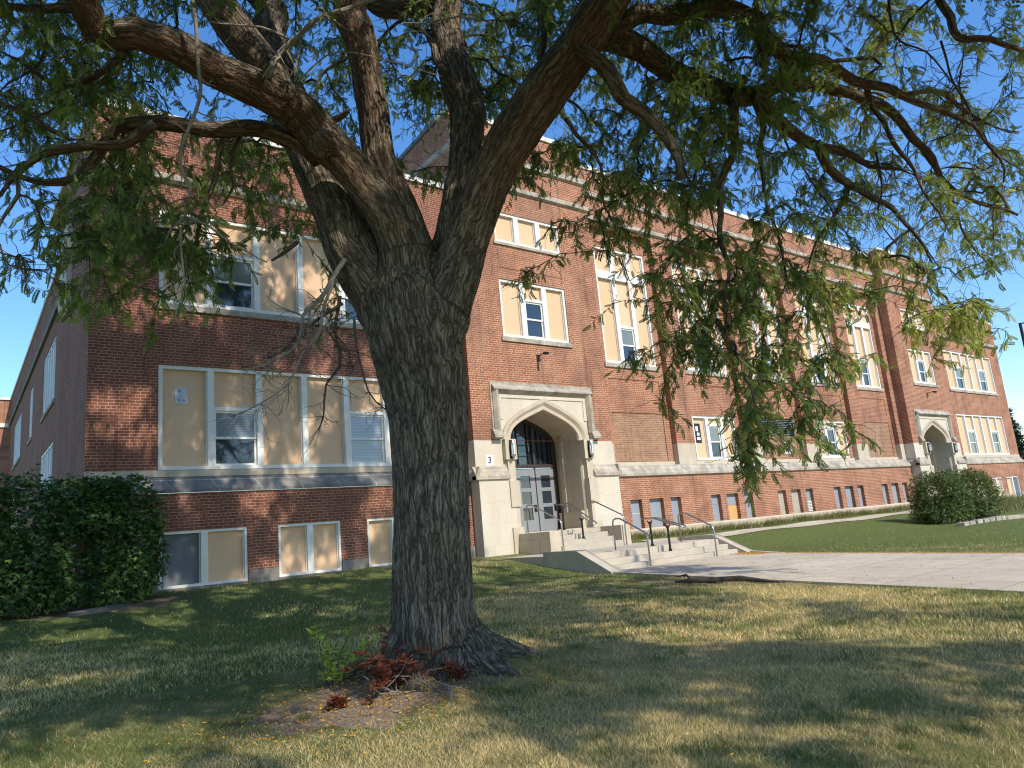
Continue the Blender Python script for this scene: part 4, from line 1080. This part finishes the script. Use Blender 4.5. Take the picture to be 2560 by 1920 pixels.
def gate(p):
    """keep gaps in the crown where the photograph shows sun on the lawn or on the left wing"""
    k = (p[2]+1.35)/SV[2]; g_ = p-SV*k
    if g_[1] < -.3:
        sp_ = np.array([.52,-11.2]); 
        if np.hypot(g_[0]-sp_[0]-.05,g_[1]-sp_[1]+.45) < .75: return False
        sh = shade_at(g_[0],g_[1],gz(g_[0],g_[1]))
        if sh is None: return True
        nz_ = mnoise.noise(Vector((g_[0]*.85,g_[1]*.6,5)))+.55*mnoise.noise(Vector((g_[0]*2.1,g_[1]*1.5,9)))
        return nz_ > float(np.interp(sh,[0,3,5,8,9],[.8,.22,.02,-.28,-.5]))
    k = p[1]/SV[1]; w__ = p-SV*k
    if -1 < w__[0] < 9.6 and -.7 < w__[2] < 9.3:
        return mnoise.noise(Vector((w__[0]*.9,w__[2]*.9,3)))+.5*mnoise.noise(Vector((w__[0]*2.4,w__[2]*2.0,7))) > -.10
    return True
def framed(p):
    a = proj(p); return bool(a) and -60 < a[0] < 2620 and -60 < a[1] < 2100
def ok_up(p): return not framed(p) and np.linalg.norm(p-np.array(CAM)) > 3.0
def landing_shade(p):
    k = (p[2]+1.35)/SV[2]; g_ = p-SV*k; return shade_at(g_[0],g_[1],gz(g_[0],g_[1])) if g_[1] < -.3 else None
cnt = 0
while cnt < 620:
    q = rng.normal(size=3); q /= np.linalg.norm(q); r = rng.uniform(.25,1.0)**.5; p = TC+q*r*np.array([9.6,9.6,8.2])
    if p[2] < 3.5 + .30*max(0, 8-np.linalg.norm(p[:2]-TC[:2])) or not ok_up(p): continue
    if not gate(p): continue
    targets.append((p, .1, 2.0)); cnt += 1
cnt = tries = 0
while cnt < 520 and tries < 60000:           # unseen low skirt, added over and behind the viewer to shade the lawn
    tries += 1
    x,y = rng.uniform(-4,13),rng.uniform(-17,-1.5); z = gz(x,y); sh = shade_at(x,y,z)
    if sh is None or sh == 0: continue
    p = np.array([x,y,z])+SV*((rng.uniform(4.6,8.5)+1.35)/SV[2])
    if np.hypot(p[0]-TC[0],p[1]-TC[1]) > 13.5 or not ok_up(p) or not gate(p): continue
    targets.append((p, .1, 1.8)); cnt += 1
cnt = tries = 0
while cnt < 380 and tries < 60000:           # unseen part of the crown, placed to shade the left wing
    tries += 1
    x,z = rng.uniform(-1.5,9.3),rng.uniform(-.6,8.6)
    p = np.array([x,0,z]); p = p+SV*(rng.uniform(3.5,14)/-SV[1])
    if p[2] > 17 or p[2] < 4 or np.hypot(p[0]-TC[0],p[1]-TC[1]) > 10.5 or not ok_up(p) or not gate(p): continue
    targets.append((p, .1, 1.9)); cnt += 1
cnt = tries = 0
while cnt < 60 and tries < 30000:            # and an unseen part placed to shade the trunk
    tries += 1
    p = np.array(TRUNK[0][0])*0+np.array([1.56+rng.uniform(-.8,.8),-11.9,rng.uniform(-.2,4.2)]); p = p+SV*(rng.uniform(5.0,10.5)/SV[2])
    if not ok_up(p): continue
    targets.append((p, .1, 1.8)); cnt += 1
nodes = []; npar = []; nrad = []
def addnode(p, par): nodes.append(np.array(p)); npar.append(par); return len(nodes)-1
for P,R in LIMBS+SEC:
    for i in range(6 if (P,R) in [] else 0, len(P), 2):
        if R[i] < .20: addnode(P[i], -1)
nwood = len(nodes)
NA = np.array(nodes)
order = sorted(range(len(targets)), key=lambda i: np.linalg.norm(NA-targets[i][0],axis=1).min())
twig_edges = []      # (path point indices)
buf = np.zeros((120000,3)); buf[:nwood] = NA
paths = []
for ti in order:
    p,yel,sc = targets[ti]; n = len(nodes); d = buf[:n]-p; dist = np.linalg.norm(d,axis=1); cost = dist+.8*np.maximum(0,-d[:,2])-.05*np.minimum(d[:,2],1.5)
    k = int(cost.argmin()); q = buf[k].copy(); Ls = dist[k]
    if Ls < .12: q = q+np.array([0,0,.15]); 
    hor = p-q; mid1 = q+hor*.35+np.array([0,0,.10*Ls+.05]); mid2 = p+np.array([0,0,.30*min(Ls,1.2)])-hor*.12
    m = max(4,int(Ls/.14)); idx = [k]
    for s in range(1,m+1):
        t = s/m; c = (1-t)**3*q+3*(1-t)**2*t*mid1+3*(1-t)*t*t*mid2+t**3*p
        c = c+np.array(mnoise.noise_vector(Vector(c*3.1)))*.045*math.sin(math.pi*min(1,t*1.02))+rng.normal(size=3)*.010
        a = addnode(c, idx[-1]); buf[a] = c; idx.append(a)
    paths.append((idx,yel,sc))
n = len(nodes); load = np.zeros(n)
for idx,_,_ in paths: load[idx[-1]] += 1
for i in range(n-1,nwood-1,-1):
    if npar[i] >= 0: load[npar[i]] += load[i]
rad_ = .0042*np.maximum(load,1)**.46
tw = MB(); leafpos = []; leafdir = []; leafside = []; leafyel = []; leafsc = []
def put_leaves(Q, yel, sc, start=0.0, spacing=.055):
    Q = np.array(Q); seg = np.linalg.norm(np.diff(Q,axis=0),axis=1); tot = seg.sum(); s = start*tot; cum = np.concatenate([[0],np.cumsum(seg)]); side = 1
    while s < tot:
        k = min(len(seg)-1,int(np.searchsorted(cum,s)-1)) if s > 0 else 0; k = max(k,0)
        p = Q[k]+(Q[k+1]-Q[k])*((s-cum[k])/max(seg[k],1e-6)); tng = (Q[k+1]-Q[k])/max(seg[k],1e-6)
        sd = np.cross(tng, rng.normal(size=3)); sd /= np.linalg.norm(sd)+1e-9
        d = sd*.75+tng*.45+np.array([0,0,-.55])+rng.normal(size=3)*.22; d /= np.linalg.norm(d)
        nn = np.array([0,0,1.0])+rng.normal(size=3)*.55
        leafpos.append(p); leafdir.append(d); leafside.append(nn); leafyel.append(np.clip(yel+rng.normal()*.13,0,1)); leafsc.append(sc*rng.uniform(.75,1.15))
        s += spacing*rng.uniform(.6,1.5)
for idx,yel,sc in paths:
    Q = [buf[i] for i in idx]; R = [max(rad_[i],.0035) for i in idx]; R[0] = min(R[0] if idx[0] >= nwood else R[1]*1.3, R[1]*1.6)
    tw.tube(Q,R,5 if max(R) > .012 else 4,False)
    m = len(Q); put_leaves(Q[max(0,m-7):], yel, sc, 0, .045 if sc < 1.3 else .06)
    for _ in range(rng.integers(2,5) if sc < 1.3 else 6):      # side sprigs
        k = rng.integers(max(1,m-6),m); p = Q[k]; d = rng.normal(size=3); d[2] = -abs(d[2])*.6-.15; d /= np.linalg.norm(d); l = rng.uniform(.22,.5)*sc; S_ = [p]
        for s in range(5): d = d+rng.normal(size=3)*.22+np.array([0,0,-.10]); d /= np.linalg.norm(d); p = p+d*l/5; S_.append(p)
        tw.tube(S_,list(np.linspace(.004,.002,6)),3,False); put_leaves(S_,yel,sc,.1,.040 if sc < 1.3 else .06)
    for _ in range(2 if sc < 1.3 else 0):    # bare spur twigs
        k = rng.integers(0,m-1); p = Q[k]; d = rng.normal(size=3); d[2] -= .3; d /= np.linalg.norm(d); S_ = [p]
        for s in range(7): d = d+rng.normal(size=3)*.35; d /= np.linalg.norm(d); p = p+d*.075; S_.append(p)
        tw.tube(S_,list(np.linspace(.0045,.0018,8)),3,False)
tw.build('twigs', M['twig'], TREE, True)
# pinnate leaf template: leaflet pairs along a drooping rachis (x forward, z up)
def leaf_template(pairs, ll, lw, curl=0.0, sag=.16):
    V_ = []; 
    for i in range(pairs):
        t = (i+.6)/pairs; x = t*(1-.25*abs(curl)*t); z = -sag*t*t; yc_ = curl*t*t
        for sg in (-1,1):
            a = rad(62-12*t); ca,sa = math.cos(a),math.sin(a)*sg; s_ = ll*(1-.35*abs(t-.45)*1.6); w_ = lw
            tip = (x+ca*s_, sa*s_, z-.05-.12*s_); m1 = (x+ca*s_*.5-sa*w_*sg*0-abs(sa)*w_, sa*s_*.5+ca*w_*sg, z-.012); m2 = (x+ca*s_*.5+abs(sa)*w_, sa*s_*.5-ca*w_*sg, z-.012)
            V_ += [(p_[0],p_[1]+yc_,p_[2]) for p_ in ((x,0,z), m1, tip, m2)]
    V_ += [(0,.012,0),(0,-.012,0),(1,-.006,-.16),(1,.006,-.16)]
    return np.array(V_)
def scatter(T, pos, d, up, size, col):
    """copies of the quad template T at pos, x along d, z near up"""
    d = np.array(d); up = np.array(up); y = np.cross(up,d); y /= np.linalg.norm(y,axis=1)[:,None]+1e-9; z = np.cross(d,y)
    R = np.stack([d,y,z],axis=1)          # rows are the axes
    V_ = np.einsum('vk,lkc->lvc', T, R)*np.array(size)[:,None,None]+np.array(pos)[:,None,:]
    nv = T.shape[0]; L_ = len(pos); loops = np.arange(L_*nv)
    return V_.reshape(-1,3), loops, np.repeat(np.array(col),nv,axis=0)
T1 = leaf_template(8,.26,.074); T1b = leaf_template(8,.24,.070,.30,.30); T1c = leaf_template(7,.28,.080,-.22,.05); T2 = leaf_template(5,.26,.085)
ly = np.array(leafyel)[:,None]; nl = len(leafpos); lsc = np.array(leafsc); LP,LD,LS = np.array(leafpos),np.array(leafdir),np.array(leafside)
g1 = np.array([.068,.125,.032]); g2 = np.array([.160,.225,.055]); yl = np.array([.44,.43,.12])
mixg = rng.random((nl,1)); colr = (g1*(1-mixg)+g2*mixg)*(1-ly)+yl*ly; colr *= rng.uniform(.75,1.25,(nl,1))
rel = LP-np.array(CAM); dz_ = rel@np.array(FWD); uu_ = 1280+F_PX*(rel@np.array(RT))/np.maximum(dz_,.1); vv_ = 960-F_PX*(rel@np.array(UP))/np.maximum(dz_,.1)
seen = (dz_ > .2)&(uu_ > -40)&(uu_ < 2600)&(vv_ > -40)&(vv_ < 1960)
lsc = np.where(seen&(lsc > 1.3), 1.0, lsc)
fine = lsc < 1.3; sz = np.where(fine, lsc*rng.uniform(.080,.135,nl), lsc*rng.uniform(.10,.15,nl))
vr = rng.integers(0,3,nl)
for nm_,sel,T_ in (('foliage',fine&(vr == 0),T1),('foliage',fine&(vr == 1),T1b),('foliage',fine&(vr == 2),T1c),('unseen_upper_foliage',~fine,T2)):
    V_,lp_,c_ = scatter(T_, LP[sel], LD[sel], LS[sel], sz[sel], colr[sel])
    link(np_mesh(nm_,V_,4,lp_,c_),nm_,M['leaf'],TREE)
print('leaves',nl,'twig nodes',n,'targets',len(targets))

# ------------------------------------------------------------------ shrubs
def blob_points(n, c, r, shell=.55, zmin=None, lump=.22, seed=0):
    out = []; nv = []
    while len(out) < n:
        q = rng.normal(size=3); q /= np.linalg.norm(q)
        k = 1+lump*mnoise.noise(Vector(q*2.1)+Vector((seed,seed*2.3,0)))+lump*.6*mnoise.noise(Vector(q*5.2)+Vector((seed,0,3)))
        box_ = (abs(q[0])**4+abs(q[1])**4+abs(q[2])**4)**-.25
        k *= .45+.55*box_ if True else 1
        t = shell+(1-shell)*rng.random()**.6
        if rng.random() < .05: t *= rng.uniform(1.05,1.22)
        p = np.array(c)+q*np.array(r)*k*t
        if zmin is not None and p[2] < zmin: continue
        out.append(p); nv.append(q)
    return np.array(out), np.array(nv)
broad = np.array([(0,0,0),(.45,.30,.05),(1.0,0,-.12),(.45,-.30,.05)])
def broad_leaf():
    """five-lobed leaf from four quads"""
    q = [(0,0,0),(.30,.16,.03),(1,0,-.10),(.30,-.16,.03)]
    def lobe(a,s,tip): ca,sa = math.cos(a),math.sin(a); return [(0,0,0)]+[(s*(x*ca-y*sa), s*(x*sa+y*ca), z) for x,y,z in [(.42,.2,.02),(1,0,tip),(.42,-.2,.02)]]
    return np.array(lobe(0,1,-.12)+lobe(.85,.78,-.10)+lobe(-.85,.78,-.10))
def shrub(name, label, cat, group, blobs, nleaf, size, cols, mat, base, stems=5, T=None):
    root = empty(name, base); tag(root, label, cat, group)
    P_ = []; Nn = []; tot = sum(b[1][0]*b[1][1]*b[1][2] for b in blobs)
    for i,(c,r) in enumerate(blobs):
        p,nv = blob_points(int(nleaf*r[0]*r[1]*r[2]/tot), c, r, seed=i*3.7+base[0], zmin=base[2]+.02); P_.append(p); Nn.append(nv)
    P_ = np.concatenate(P_); Nn = np.concatenate(Nn); n = len(P_)
    d = Nn*.8+rng.normal(size=(n,3))*.55+np.array([0,0,-.25]); d /= np.linalg.norm(d,axis=1)[:,None]
    up = Nn*.7+np.array([0,0,.8])+rng.normal(size=(n,3))*.35
    m = rng.random((n,1)); col = np.array(cols[0])*(1-m)+np.array(cols[1])*m; col *= rng.choice([.5,.8,1.0,1.25,1.7],(n,1))
    V_,lp_,c_ = scatter(T if T is not None else broad_leaf(), P_, d, up, rng.uniform(*size,n), col)
    link(np_mesh('foliage',V_,4,lp_,c_),'foliage',M[mat],root)
    b = MB()
    for k in range(stems):
        c,r = blobs[k%len(blobs)]; e = np.array(c)+rng.normal(size=3)*np.array(r)*.4; s0 = np.array([c[0]+rng.normal()*.12, c[1]+rng.normal()*.12, base[2]-.05])
        b = MB(); b.tube([s0,(s0+e)/2+rng.normal(size=3)*.08,e],[.022,.016,.008],5); b.build('stem', M['twig'], root, True)
    return root
G = 'broad leaved shrubs at the left corner of the school'
dk = ((.040,.080,.026),(.11,.18,.046))
shrub('corner_shrub','dense dark shrub at the left edge in front of the brick corner','shrub',G,
      [((-1.25,-1.25,.75),(.85,.7,1.15)),((-2.1,-1.3,.70),(.9,.75,1.2)),((-.75,-1.3,.2),(.45,.55,.75)),((-1.4,-1.7,.0),(.9,.5,.65)),((-3.2,-1.3,.6),(.9,.8,1.3)),((-.45,-1.15,-.15),(.55,.5,.6)),((-1.0,-1.5,-.35),(.7,.5,.45))],14000,(.07,.125),dk,'shrubleaf',(-1.5,-1.3,-.7),9)
shrub('corner_shrub','dark shrub beside the grey basement board with a bright sunlit patch of leaves','shrub',G,
      [((.62,-1.05,.85),(.72,.6,.98)),((.1,-.95,1.2),(.55,.5,.60)),((.75,-1.15,.15),(.62,.55,.80)),((.45,-1.3,-.35),(.65,.4,.45)),((-.35,-.95,1.25),(.65,.6,.60)),((.2,-1.0,1.3),(.6,.55,.5))],9500,(.07,.115),dk,'shrubleaf',(.55,-1.05,-.7),7)
yew = np.array([(0,0,0),(.5,.14,.02),(1,0,0),(.5,-.14,.02)]+[(.1,0,0),(.55,.35,.1),(.9,.5,.1),(.5,.2,.02)]+[(.1,0,0),(.55,-.35,.1),(.9,-.5,.1),(.5,-.2,.02)])
yc = ((.050,.088,.022),(.15,.185,.055))
GB = 'clipped evergreen bushes before the far entrance'
shrub('evergreen_bush','larger round clipped evergreen bush before the far arched entrance','bush',GB,
      [((29.0,-5.0,-.24),(.98,.98,1.08)),((28.5,-5.0,-.75),(.85,.8,.45))],14000,(.07,.14),yc,'shrubleaf',(28.3,-5.0,-1.12),4,yew)
shrub('evergreen_bush','smaller evergreen bush growing against the right side of the larger one','bush',GB,
      [((30.7,-5.45,-.28),(.95,.92,1.08))],9000,(.07,.14),yc,'shrubleaf',(31.0,-4.7,-1.1),3,yew)
# low stone edging of the bush bed
t = empty('bed_edging', (29.6,-6.6,-1.15)); tag(t, 'low stone edging round the evergreen bush bed', 'edging')
b = MB()
for k in range(16):
    x0 = 26.6+k*.47; y0 = -6.75+.35*((x0-30)/4)**2
    b.box(x0,x0+.45,y0-.12+random.uniform(-.03,.03),y0+.14,gz(x0,y0)-.1,gz(x0,y0)+.13+random.uniform(-.015,.015))
b.build('stones', M['stone_grey'], t, bevel=.02)

# sapling by the trunk, dead red sprouts at its foot
def pinnate_plant(name, label, cat, base, stems, hgt, spread, cols, spacing, size, mat, stemmat, droop=-.1, nper=None):
    root = empty(name, base); tag(root, label, cat)
    lp = []; ld = []; b = MB()
    for k in range(stems):
        p = np.array(base)+rng.normal(size=3)*np.array([spread*.25,spread*.25,0]); p[2] = base[2]-.03; d = np.array([rng.normal()*.35,rng.normal()*.35,1.0]); d /= np.linalg.norm(d); l = hgt*rng.uniform(.55,1.05); S_ = [p]; n = 10
        for s in range(n): d = d+rng.normal(size=3)*.13+np.array([0,0,droop*s/n]); d /= np.linalg.norm(d); p = p+d*l/n; S_.append(p)
        b = MB(); b.tube(S_,list(np.linspace(.008,.002,len(S_))),4,False); b.build('stem', M[stemmat], root, True)
        for s in range(2,len(S_)):
            for _ in range(spacing):
                e = rng.normal(size=3); e[2] = abs(e[2])*.5+.2; e /= np.linalg.norm(e); lp.append(S_[s]); ld.append(e)
    n = len(lp); m = rng.random((n,1)); col = np.array(cols[0])*(1-m)+np.array(cols[1])*m
    V_,q_,c_ = scatter(T1, lp, ld, np.array([0,0,1.0])+rng.normal(size=(n,3))*.4, rng.uniform(*size,n), col)
    link(np_mesh('foliage',V_,4,q_,c_),'foliage',M[mat],root)
bx_,by_ = at(825,1705,-.35)[0].xy
pinnate_plant('locust_sapling','bright yellow green locust sapling growing beside the trunk','sapling',(bx_,by_,gz(bx_,by_)),6,.72,.12,((.24,.36,.05),(.42,.50,.09)),4,(.05,.10),'litter','twig',droop=.0)
for k,(u,v,off,lab,hh,ss) in enumerate(((995,1800,-.74,'large rust red clump of dead sprouts at the foot of the trunk',.62,.22),(1150,1740,-.62,'small rust red dead sprout against the middle of the trunk base',.30,.10),(880,1860,-1.1,'dead red sprout lying in the grass in front of the trunk',.20,.12))):
    q = at(u,v,off)[0]
    pinnate_plant('dead_sprouts',lab,'dead sprouts',(q.x,q.y,gz(q.x,q.y)),14 if k == 0 else 3,hh,ss,((.085,.026,.016),(.26,.080,.036)),6,(.04,.09),'litter','twig',droop=-.42)
# grey dead sticks among the sprouts
root = empty('dead_sticks', tuple(at(1110,1790,-.95)[0].xy)+(-1.33,)); tag(root, 'tangle of bare grey sticks lying before the trunk', 'sticks')
b = MB()
for k in range(14):
    u0,v0 = rng.uniform(900,1200),rng.uniform(1760,1830); q = np.array(at(u0,v0,-.9)[0]); q[2] = gz(q[0],q[1])+.02; d = rng.normal(size=3); d[2] = abs(d[2])*.5; d /= np.linalg.norm(d); S_ = [q]
    for s in range(7): d = d+rng.normal(size=3)*.35; d[2] *= .8; d /= np.linalg.norm(d); q = q+d*.06; q[2] = max(q[2],gz(q[0],q[1])+.012); S_.append(q)
    b.tube(S_,list(np.linspace(.0065,.0025,8)),5,True)
b.build('stick', M['greystick'], root, True)
# fallen branch by the walk, broken slab under the shrub
q = [at(u,v,0)[0] for u,v in ((1690,1462),)][0]
def on_ground(u, v):
    d = FWD + RT*((u-1280)/F_PX) - UP*((v-960)/F_PX); t = 1
    for _ in range(40):
        p = CAM+d*t; t += (gz(p.x,p.y)-p.z)/d.z*.9 if d.z < 0 else 0
    return CAM+d*t
fb = [on_ground(u,v)+Vector((0,0,.05)) for u,v in ((1688,1462),(1730,1458),(1790,1457),(1850,1452),(1910,1459),(1965,1463))]
t = empty('fallen_branch', tuple(fb[2])); tag(t, 'dark fallen branch lying in the grass beside the walk', 'branch')
b = MB(); b.tube(fb,[.02,.05,.055,.05,.035,.012],8); b.tube([fb[1],fb[1]+Vector((.1,.2,.10)),fb[1]+Vector((.15,.5,.06))],[.03,.02,.008],6); b.build('wood', M['twig'], t, True)
p = on_ground(250,1522); t = empty('broken_slab', tuple(p)); tag(t, 'broken concrete slab lying at the foot of the left shrubs', 'slab')
b = MB(); b.prism([(-.16,-.05),(-.18,.0),(.15,.02),(.16,-.05)],-.45,.4); o = b.build('slab', M['darkslab']); o.parent = t; o.rotation_euler = (0,rad(-2),rad(14))

# ------------------------------------------------------------------ far things at the right
t = empty('lamp_post', (64.5,1.5,-1.3)); tag(t, 'tall dark lamp post beyond the far end of the school', 'lamp post')
b = MB(); b.tube([(64.5,1.5,-1.4),(64.5,1.5,12.6)],[.17,.11],10); b.build('pole', M['black'], t, True)
b = MB(); b.tube([(64.5,1.5,12.5),(65.6,1.2,12.8)],.06,6); b.box(65.4,66.4,1.05,1.4,12.72,12.9); b.build('lamp_head', M['black'], t)
def far_tree(label, x, y, h, w_, cols, n):
    root = empty('background_tree', (x,y,-1.4)); tag(root, label, 'tree', 'trees beyond the far end of the school')
    P_ = []
    while len(P_) < n:
        z = rng.random(); r = w_*(1-z)**.7*(.75+.25*math.sin(z*34)); a = rng.random()*6.283; rr = r*rng.random()**.35; P_.append((x+rr*math.cos(a),y+rr*math.sin(a),-1.0+z*h))
    P_ = np.array(P_); d = rng.normal(size=(n,3)); d[:,2] -= .3; d /= np.linalg.norm(d,axis=1)[:,None]; m = rng.random((n,1)); col = np.array(cols[0])*(1-m)+np.array(cols[1])*m
    V_,q_,c_ = scatter(yew, P_, d, rng.normal(size=(n,3))+np.array([0,0,1.5]), rng.uniform(.35,.75,n), col); link(np_mesh('crown',V_,4,q_,c_),'crown',M['shrubleaf'],root)
    b = MB(); b.tube([(x,y,-1.5),(x,y,h*.8)],[.25,.06],8); b.build('trunk', M['twig'], root, True)
far_tree('dark spruce behind the far right corner of the school',64,4,7.2,3.0,((.012,.026,.016),(.03,.055,.03)),2600)
far_tree('round yellow green tree beyond the far right corner',72,9,5.0,4.0,((.06,.08,.02),(.13,.14,.04)),2400)
root = empty('far_hedge',(62,0,-1.3)); 
shrub('far_hedge','dark hedge at the far right edge of the lawn','hedge',None,[((60.5,.5,-.2),(2.2,1.2,1.3)),((64,1,.0),(3,1.5,1.5))],5000,(.2,.4),((.012,.024,.012),(.035,.05,.02)),'shrubleaf',(61.5,.5,-1.4),3,yew)
bpy.data.objects.remove(root)

# ------------------------------------------------------------------ grass, weeds and fallen leaves (uncountable)
def blades(name, pts, hgt, wid, cols, mat, lean=.5):
    n = len(pts); a = rng.random(n)*6.283; h = hgt*rng.uniform(.5,1.3,n); ln = rng.normal(size=(n,2))*lean*h[:,None]; wv = np.stack([np.cos(a),np.sin(a)],1)*(wid*rng.uniform(.7,1.3,n))[:,None]
    base = np.array(pts); V_ = np.zeros((n,3,3)); V_[:,0,:2] = base[:,:2]-wv; V_[:,1,:2] = base[:,:2]+wv; V_[:,0,2] = base[:,2]-.005; V_[:,1,2] = base[:,2]-.005
    V_[:,2,:2] = base[:,:2]+ln; V_[:,2,2] = base[:,2]+h
    o = link(np_mesh(name, V_.reshape(-1,3), 3, np.arange(n*3), np.repeat(cols,3,axis=0)), name, M[mat]); return o
gp = []; gc = []
def grass_zone(n, umin, umax, dmin, dmax):
    k = 0
    while k < n:
        a = rng.uniform(umin,umax); d = math.sqrt(rng.uniform(dmin**2,dmax**2)); ang = YAW+a
        x = CAM.x+d*math.sin(ang); y = CAM.y+d*math.cos(ang); k += 1
        if y > -.25 or (WX0-max(0,-y-6)*.09 < x < WX1 and y < -.6): continue
        if 9.8 < x < 15.6 and y > -5.6: continue
        if x > 15.7 and -2.3 < y: continue
        if (x-.60)**2*.36+(y+11.8)**2*.5 < .85*(.35+rng.random()): continue
        if ((x-.2)*.4)**2+((y+1.6)*.95)**2 < .9*rng.random()+.3: continue
        f = .6*(.5+.5*mnoise.noise(Vector((x*.33,y*.33,0)))*1.4)+.4*(.5+.5*mnoise.noise(Vector((x*2.4,y*2.4,1)))*1.4)+float(np.interp(y,[-9,-5],[0,-.16]))+float(np.interp(x,[-2,5],[-.07,.07]))-(.25 if x > 15 else 0)
        gp.append((x,y,gz(x,y))); st_ = rng.random() < np.clip((f-.36)/.3,.06,.94)
        gc.append((np.array([.66,.51,.26]) if st_ else np.array([.175,.205,.062]))*rng.choice([.35,.7,1.0,1.25,1.6])*rng.uniform(.85,1.15))
HF = .66
grass_zone(190000,-HF,HF,3.6,7.5); grass_zone(170000,-HF,HF,7.5,14); grass_zone(70000,-HF,HF,14,24); grass_zone(30000,0,HF,24,46)
gc = np.array(gc); gp = np.array(gp)
dist = np.hypot(gp[:,0]-CAM.x, gp[:,1]-CAM.y); near = dist < 9
tag(blades('lawn_grass', gp[near], .038, .0017, gc[near], 'grass', .8), kind='stuff')
tag(blades('lawn_grass_far', gp[~near], .050, .0042, gc[~near], 'grass', .6), kind='stuff')
wp = []; wc = []
for k in range(9000):
    x = rng.uniform(15.6,37.8); y = -.22-abs(rng.normal())*.16
    if mnoise.noise(Vector((x*1.3,0,0)))*.5+.5 < rng.random()*.8: continue
    wp.append((x,y,gz(x,y))); wc.append((np.array([.30,.24,.10]) if rng.random() < .55 else np.array([.10,.14,.035]))*rng.uniform(.7,1.2))
for k in range(9000):
    x = rng.uniform(33,52); y = rng.uniform(-5,-1.5); wp.append((x,y,gz(x,y)+rng.random()*.25)); wc.append((np.array([.30,.25,.13]) if rng.random() < .5 else np.array([.09,.12,.04]))*rng.uniform(.7,1.2))
tag(blades('weeds', np.array(wp), .26, .010, np.array(wc), 'grass', .45), kind='stuff')
# clumps of taller weeds on the bare earth by the trunk
wp = []; wc = []
for u,v in ((610,1740),(640,1770),(590,1810),(760,1800),(1230,1650),(1340,1650),(900,1640),(1320,1590),(820,1640))+tuple((rng.uniform(0,2560),rng.uniform(1500,1915)) for _ in range(70)):
    q = on_ground(u,v)
    spd = rng.uniform(.03,.13)
    for k in range(70): x = q.x+rng.normal()*spd; y = q.y+rng.normal()*spd; wp.append((x,y,gz(x,y))); wc.append((np.array([.09,.14,.045]) if rng.random() < .75 else np.array([.33,.25,.12]))*rng.uniform(.7,1.3))
tag(blades('weed_clumps', np.array(wp), .075, .004, np.array(wc), 'grass', .6), kind='stuff')
lf = []; 
def litter(n, fn):
    for _ in range(n):
        x,y,z = fn(); lf.append((x,y,z+.008))
litter(6000, lambda: (lambda y: (WX1+.03-abs(rng.normal())*.16, y, gz(12,y)+.037))(rng.uniform(-24,-5.5)))
litter(1100, lambda: (lambda y: (WX1-.1-abs(rng.normal())*.35, y, gz(12,y)+.037))(rng.uniform(-6.3,-5.4)))
for _ in range(16):
    cx_,cy2 = rng.uniform(9.2,14.8),rng.uniform(-13,-6)
    litter(45, lambda: (cx_+rng.normal()*.05, cy2+rng.normal()*.32, gz(12,cy2)+.04))
litter(700, lambda: (lambda x,y: (x,y,gz(12,y)+.037))(rng.uniform(9.4,15),rng.uniform(-15,-5.6)))
litter(3600, lambda: (lambda x,y: (x,y,gz(x,y)+.015))(.75+rng.normal()*.9,-11.9+rng.normal()*.7))
litter(1300, lambda: (lambda x,y: (x,y,gz(x,y)+.03))(rng.uniform(-3,9),rng.uniform(-16,-7)))
lf = np.array(lf); n = len(lf); d = rng.normal(size=(n,3)); d[:,2] *= .25; d /= np.linalg.norm(d,axis=1)[:,None]; m = rng.random((n,1))
col = np.array([.52,.22,.035])*(1-m)+np.array([.62,.40,.07])*m
V_,q_,c_ = scatter(np.array([(0,0,0),(.5,.2,.05),(1,0,0),(.5,-.2,.05)]), lf, d, np.array([0,0,1.0])+rng.normal(size=(n,3))*.3, rng.uniform(.022,.045,n), col*rng.uniform(.7,1.2,(n,1)))
tag(link(np_mesh('fallen_leaves',V_,4,q_,c_),'fallen_leaves',M['litter']), kind='stuff')
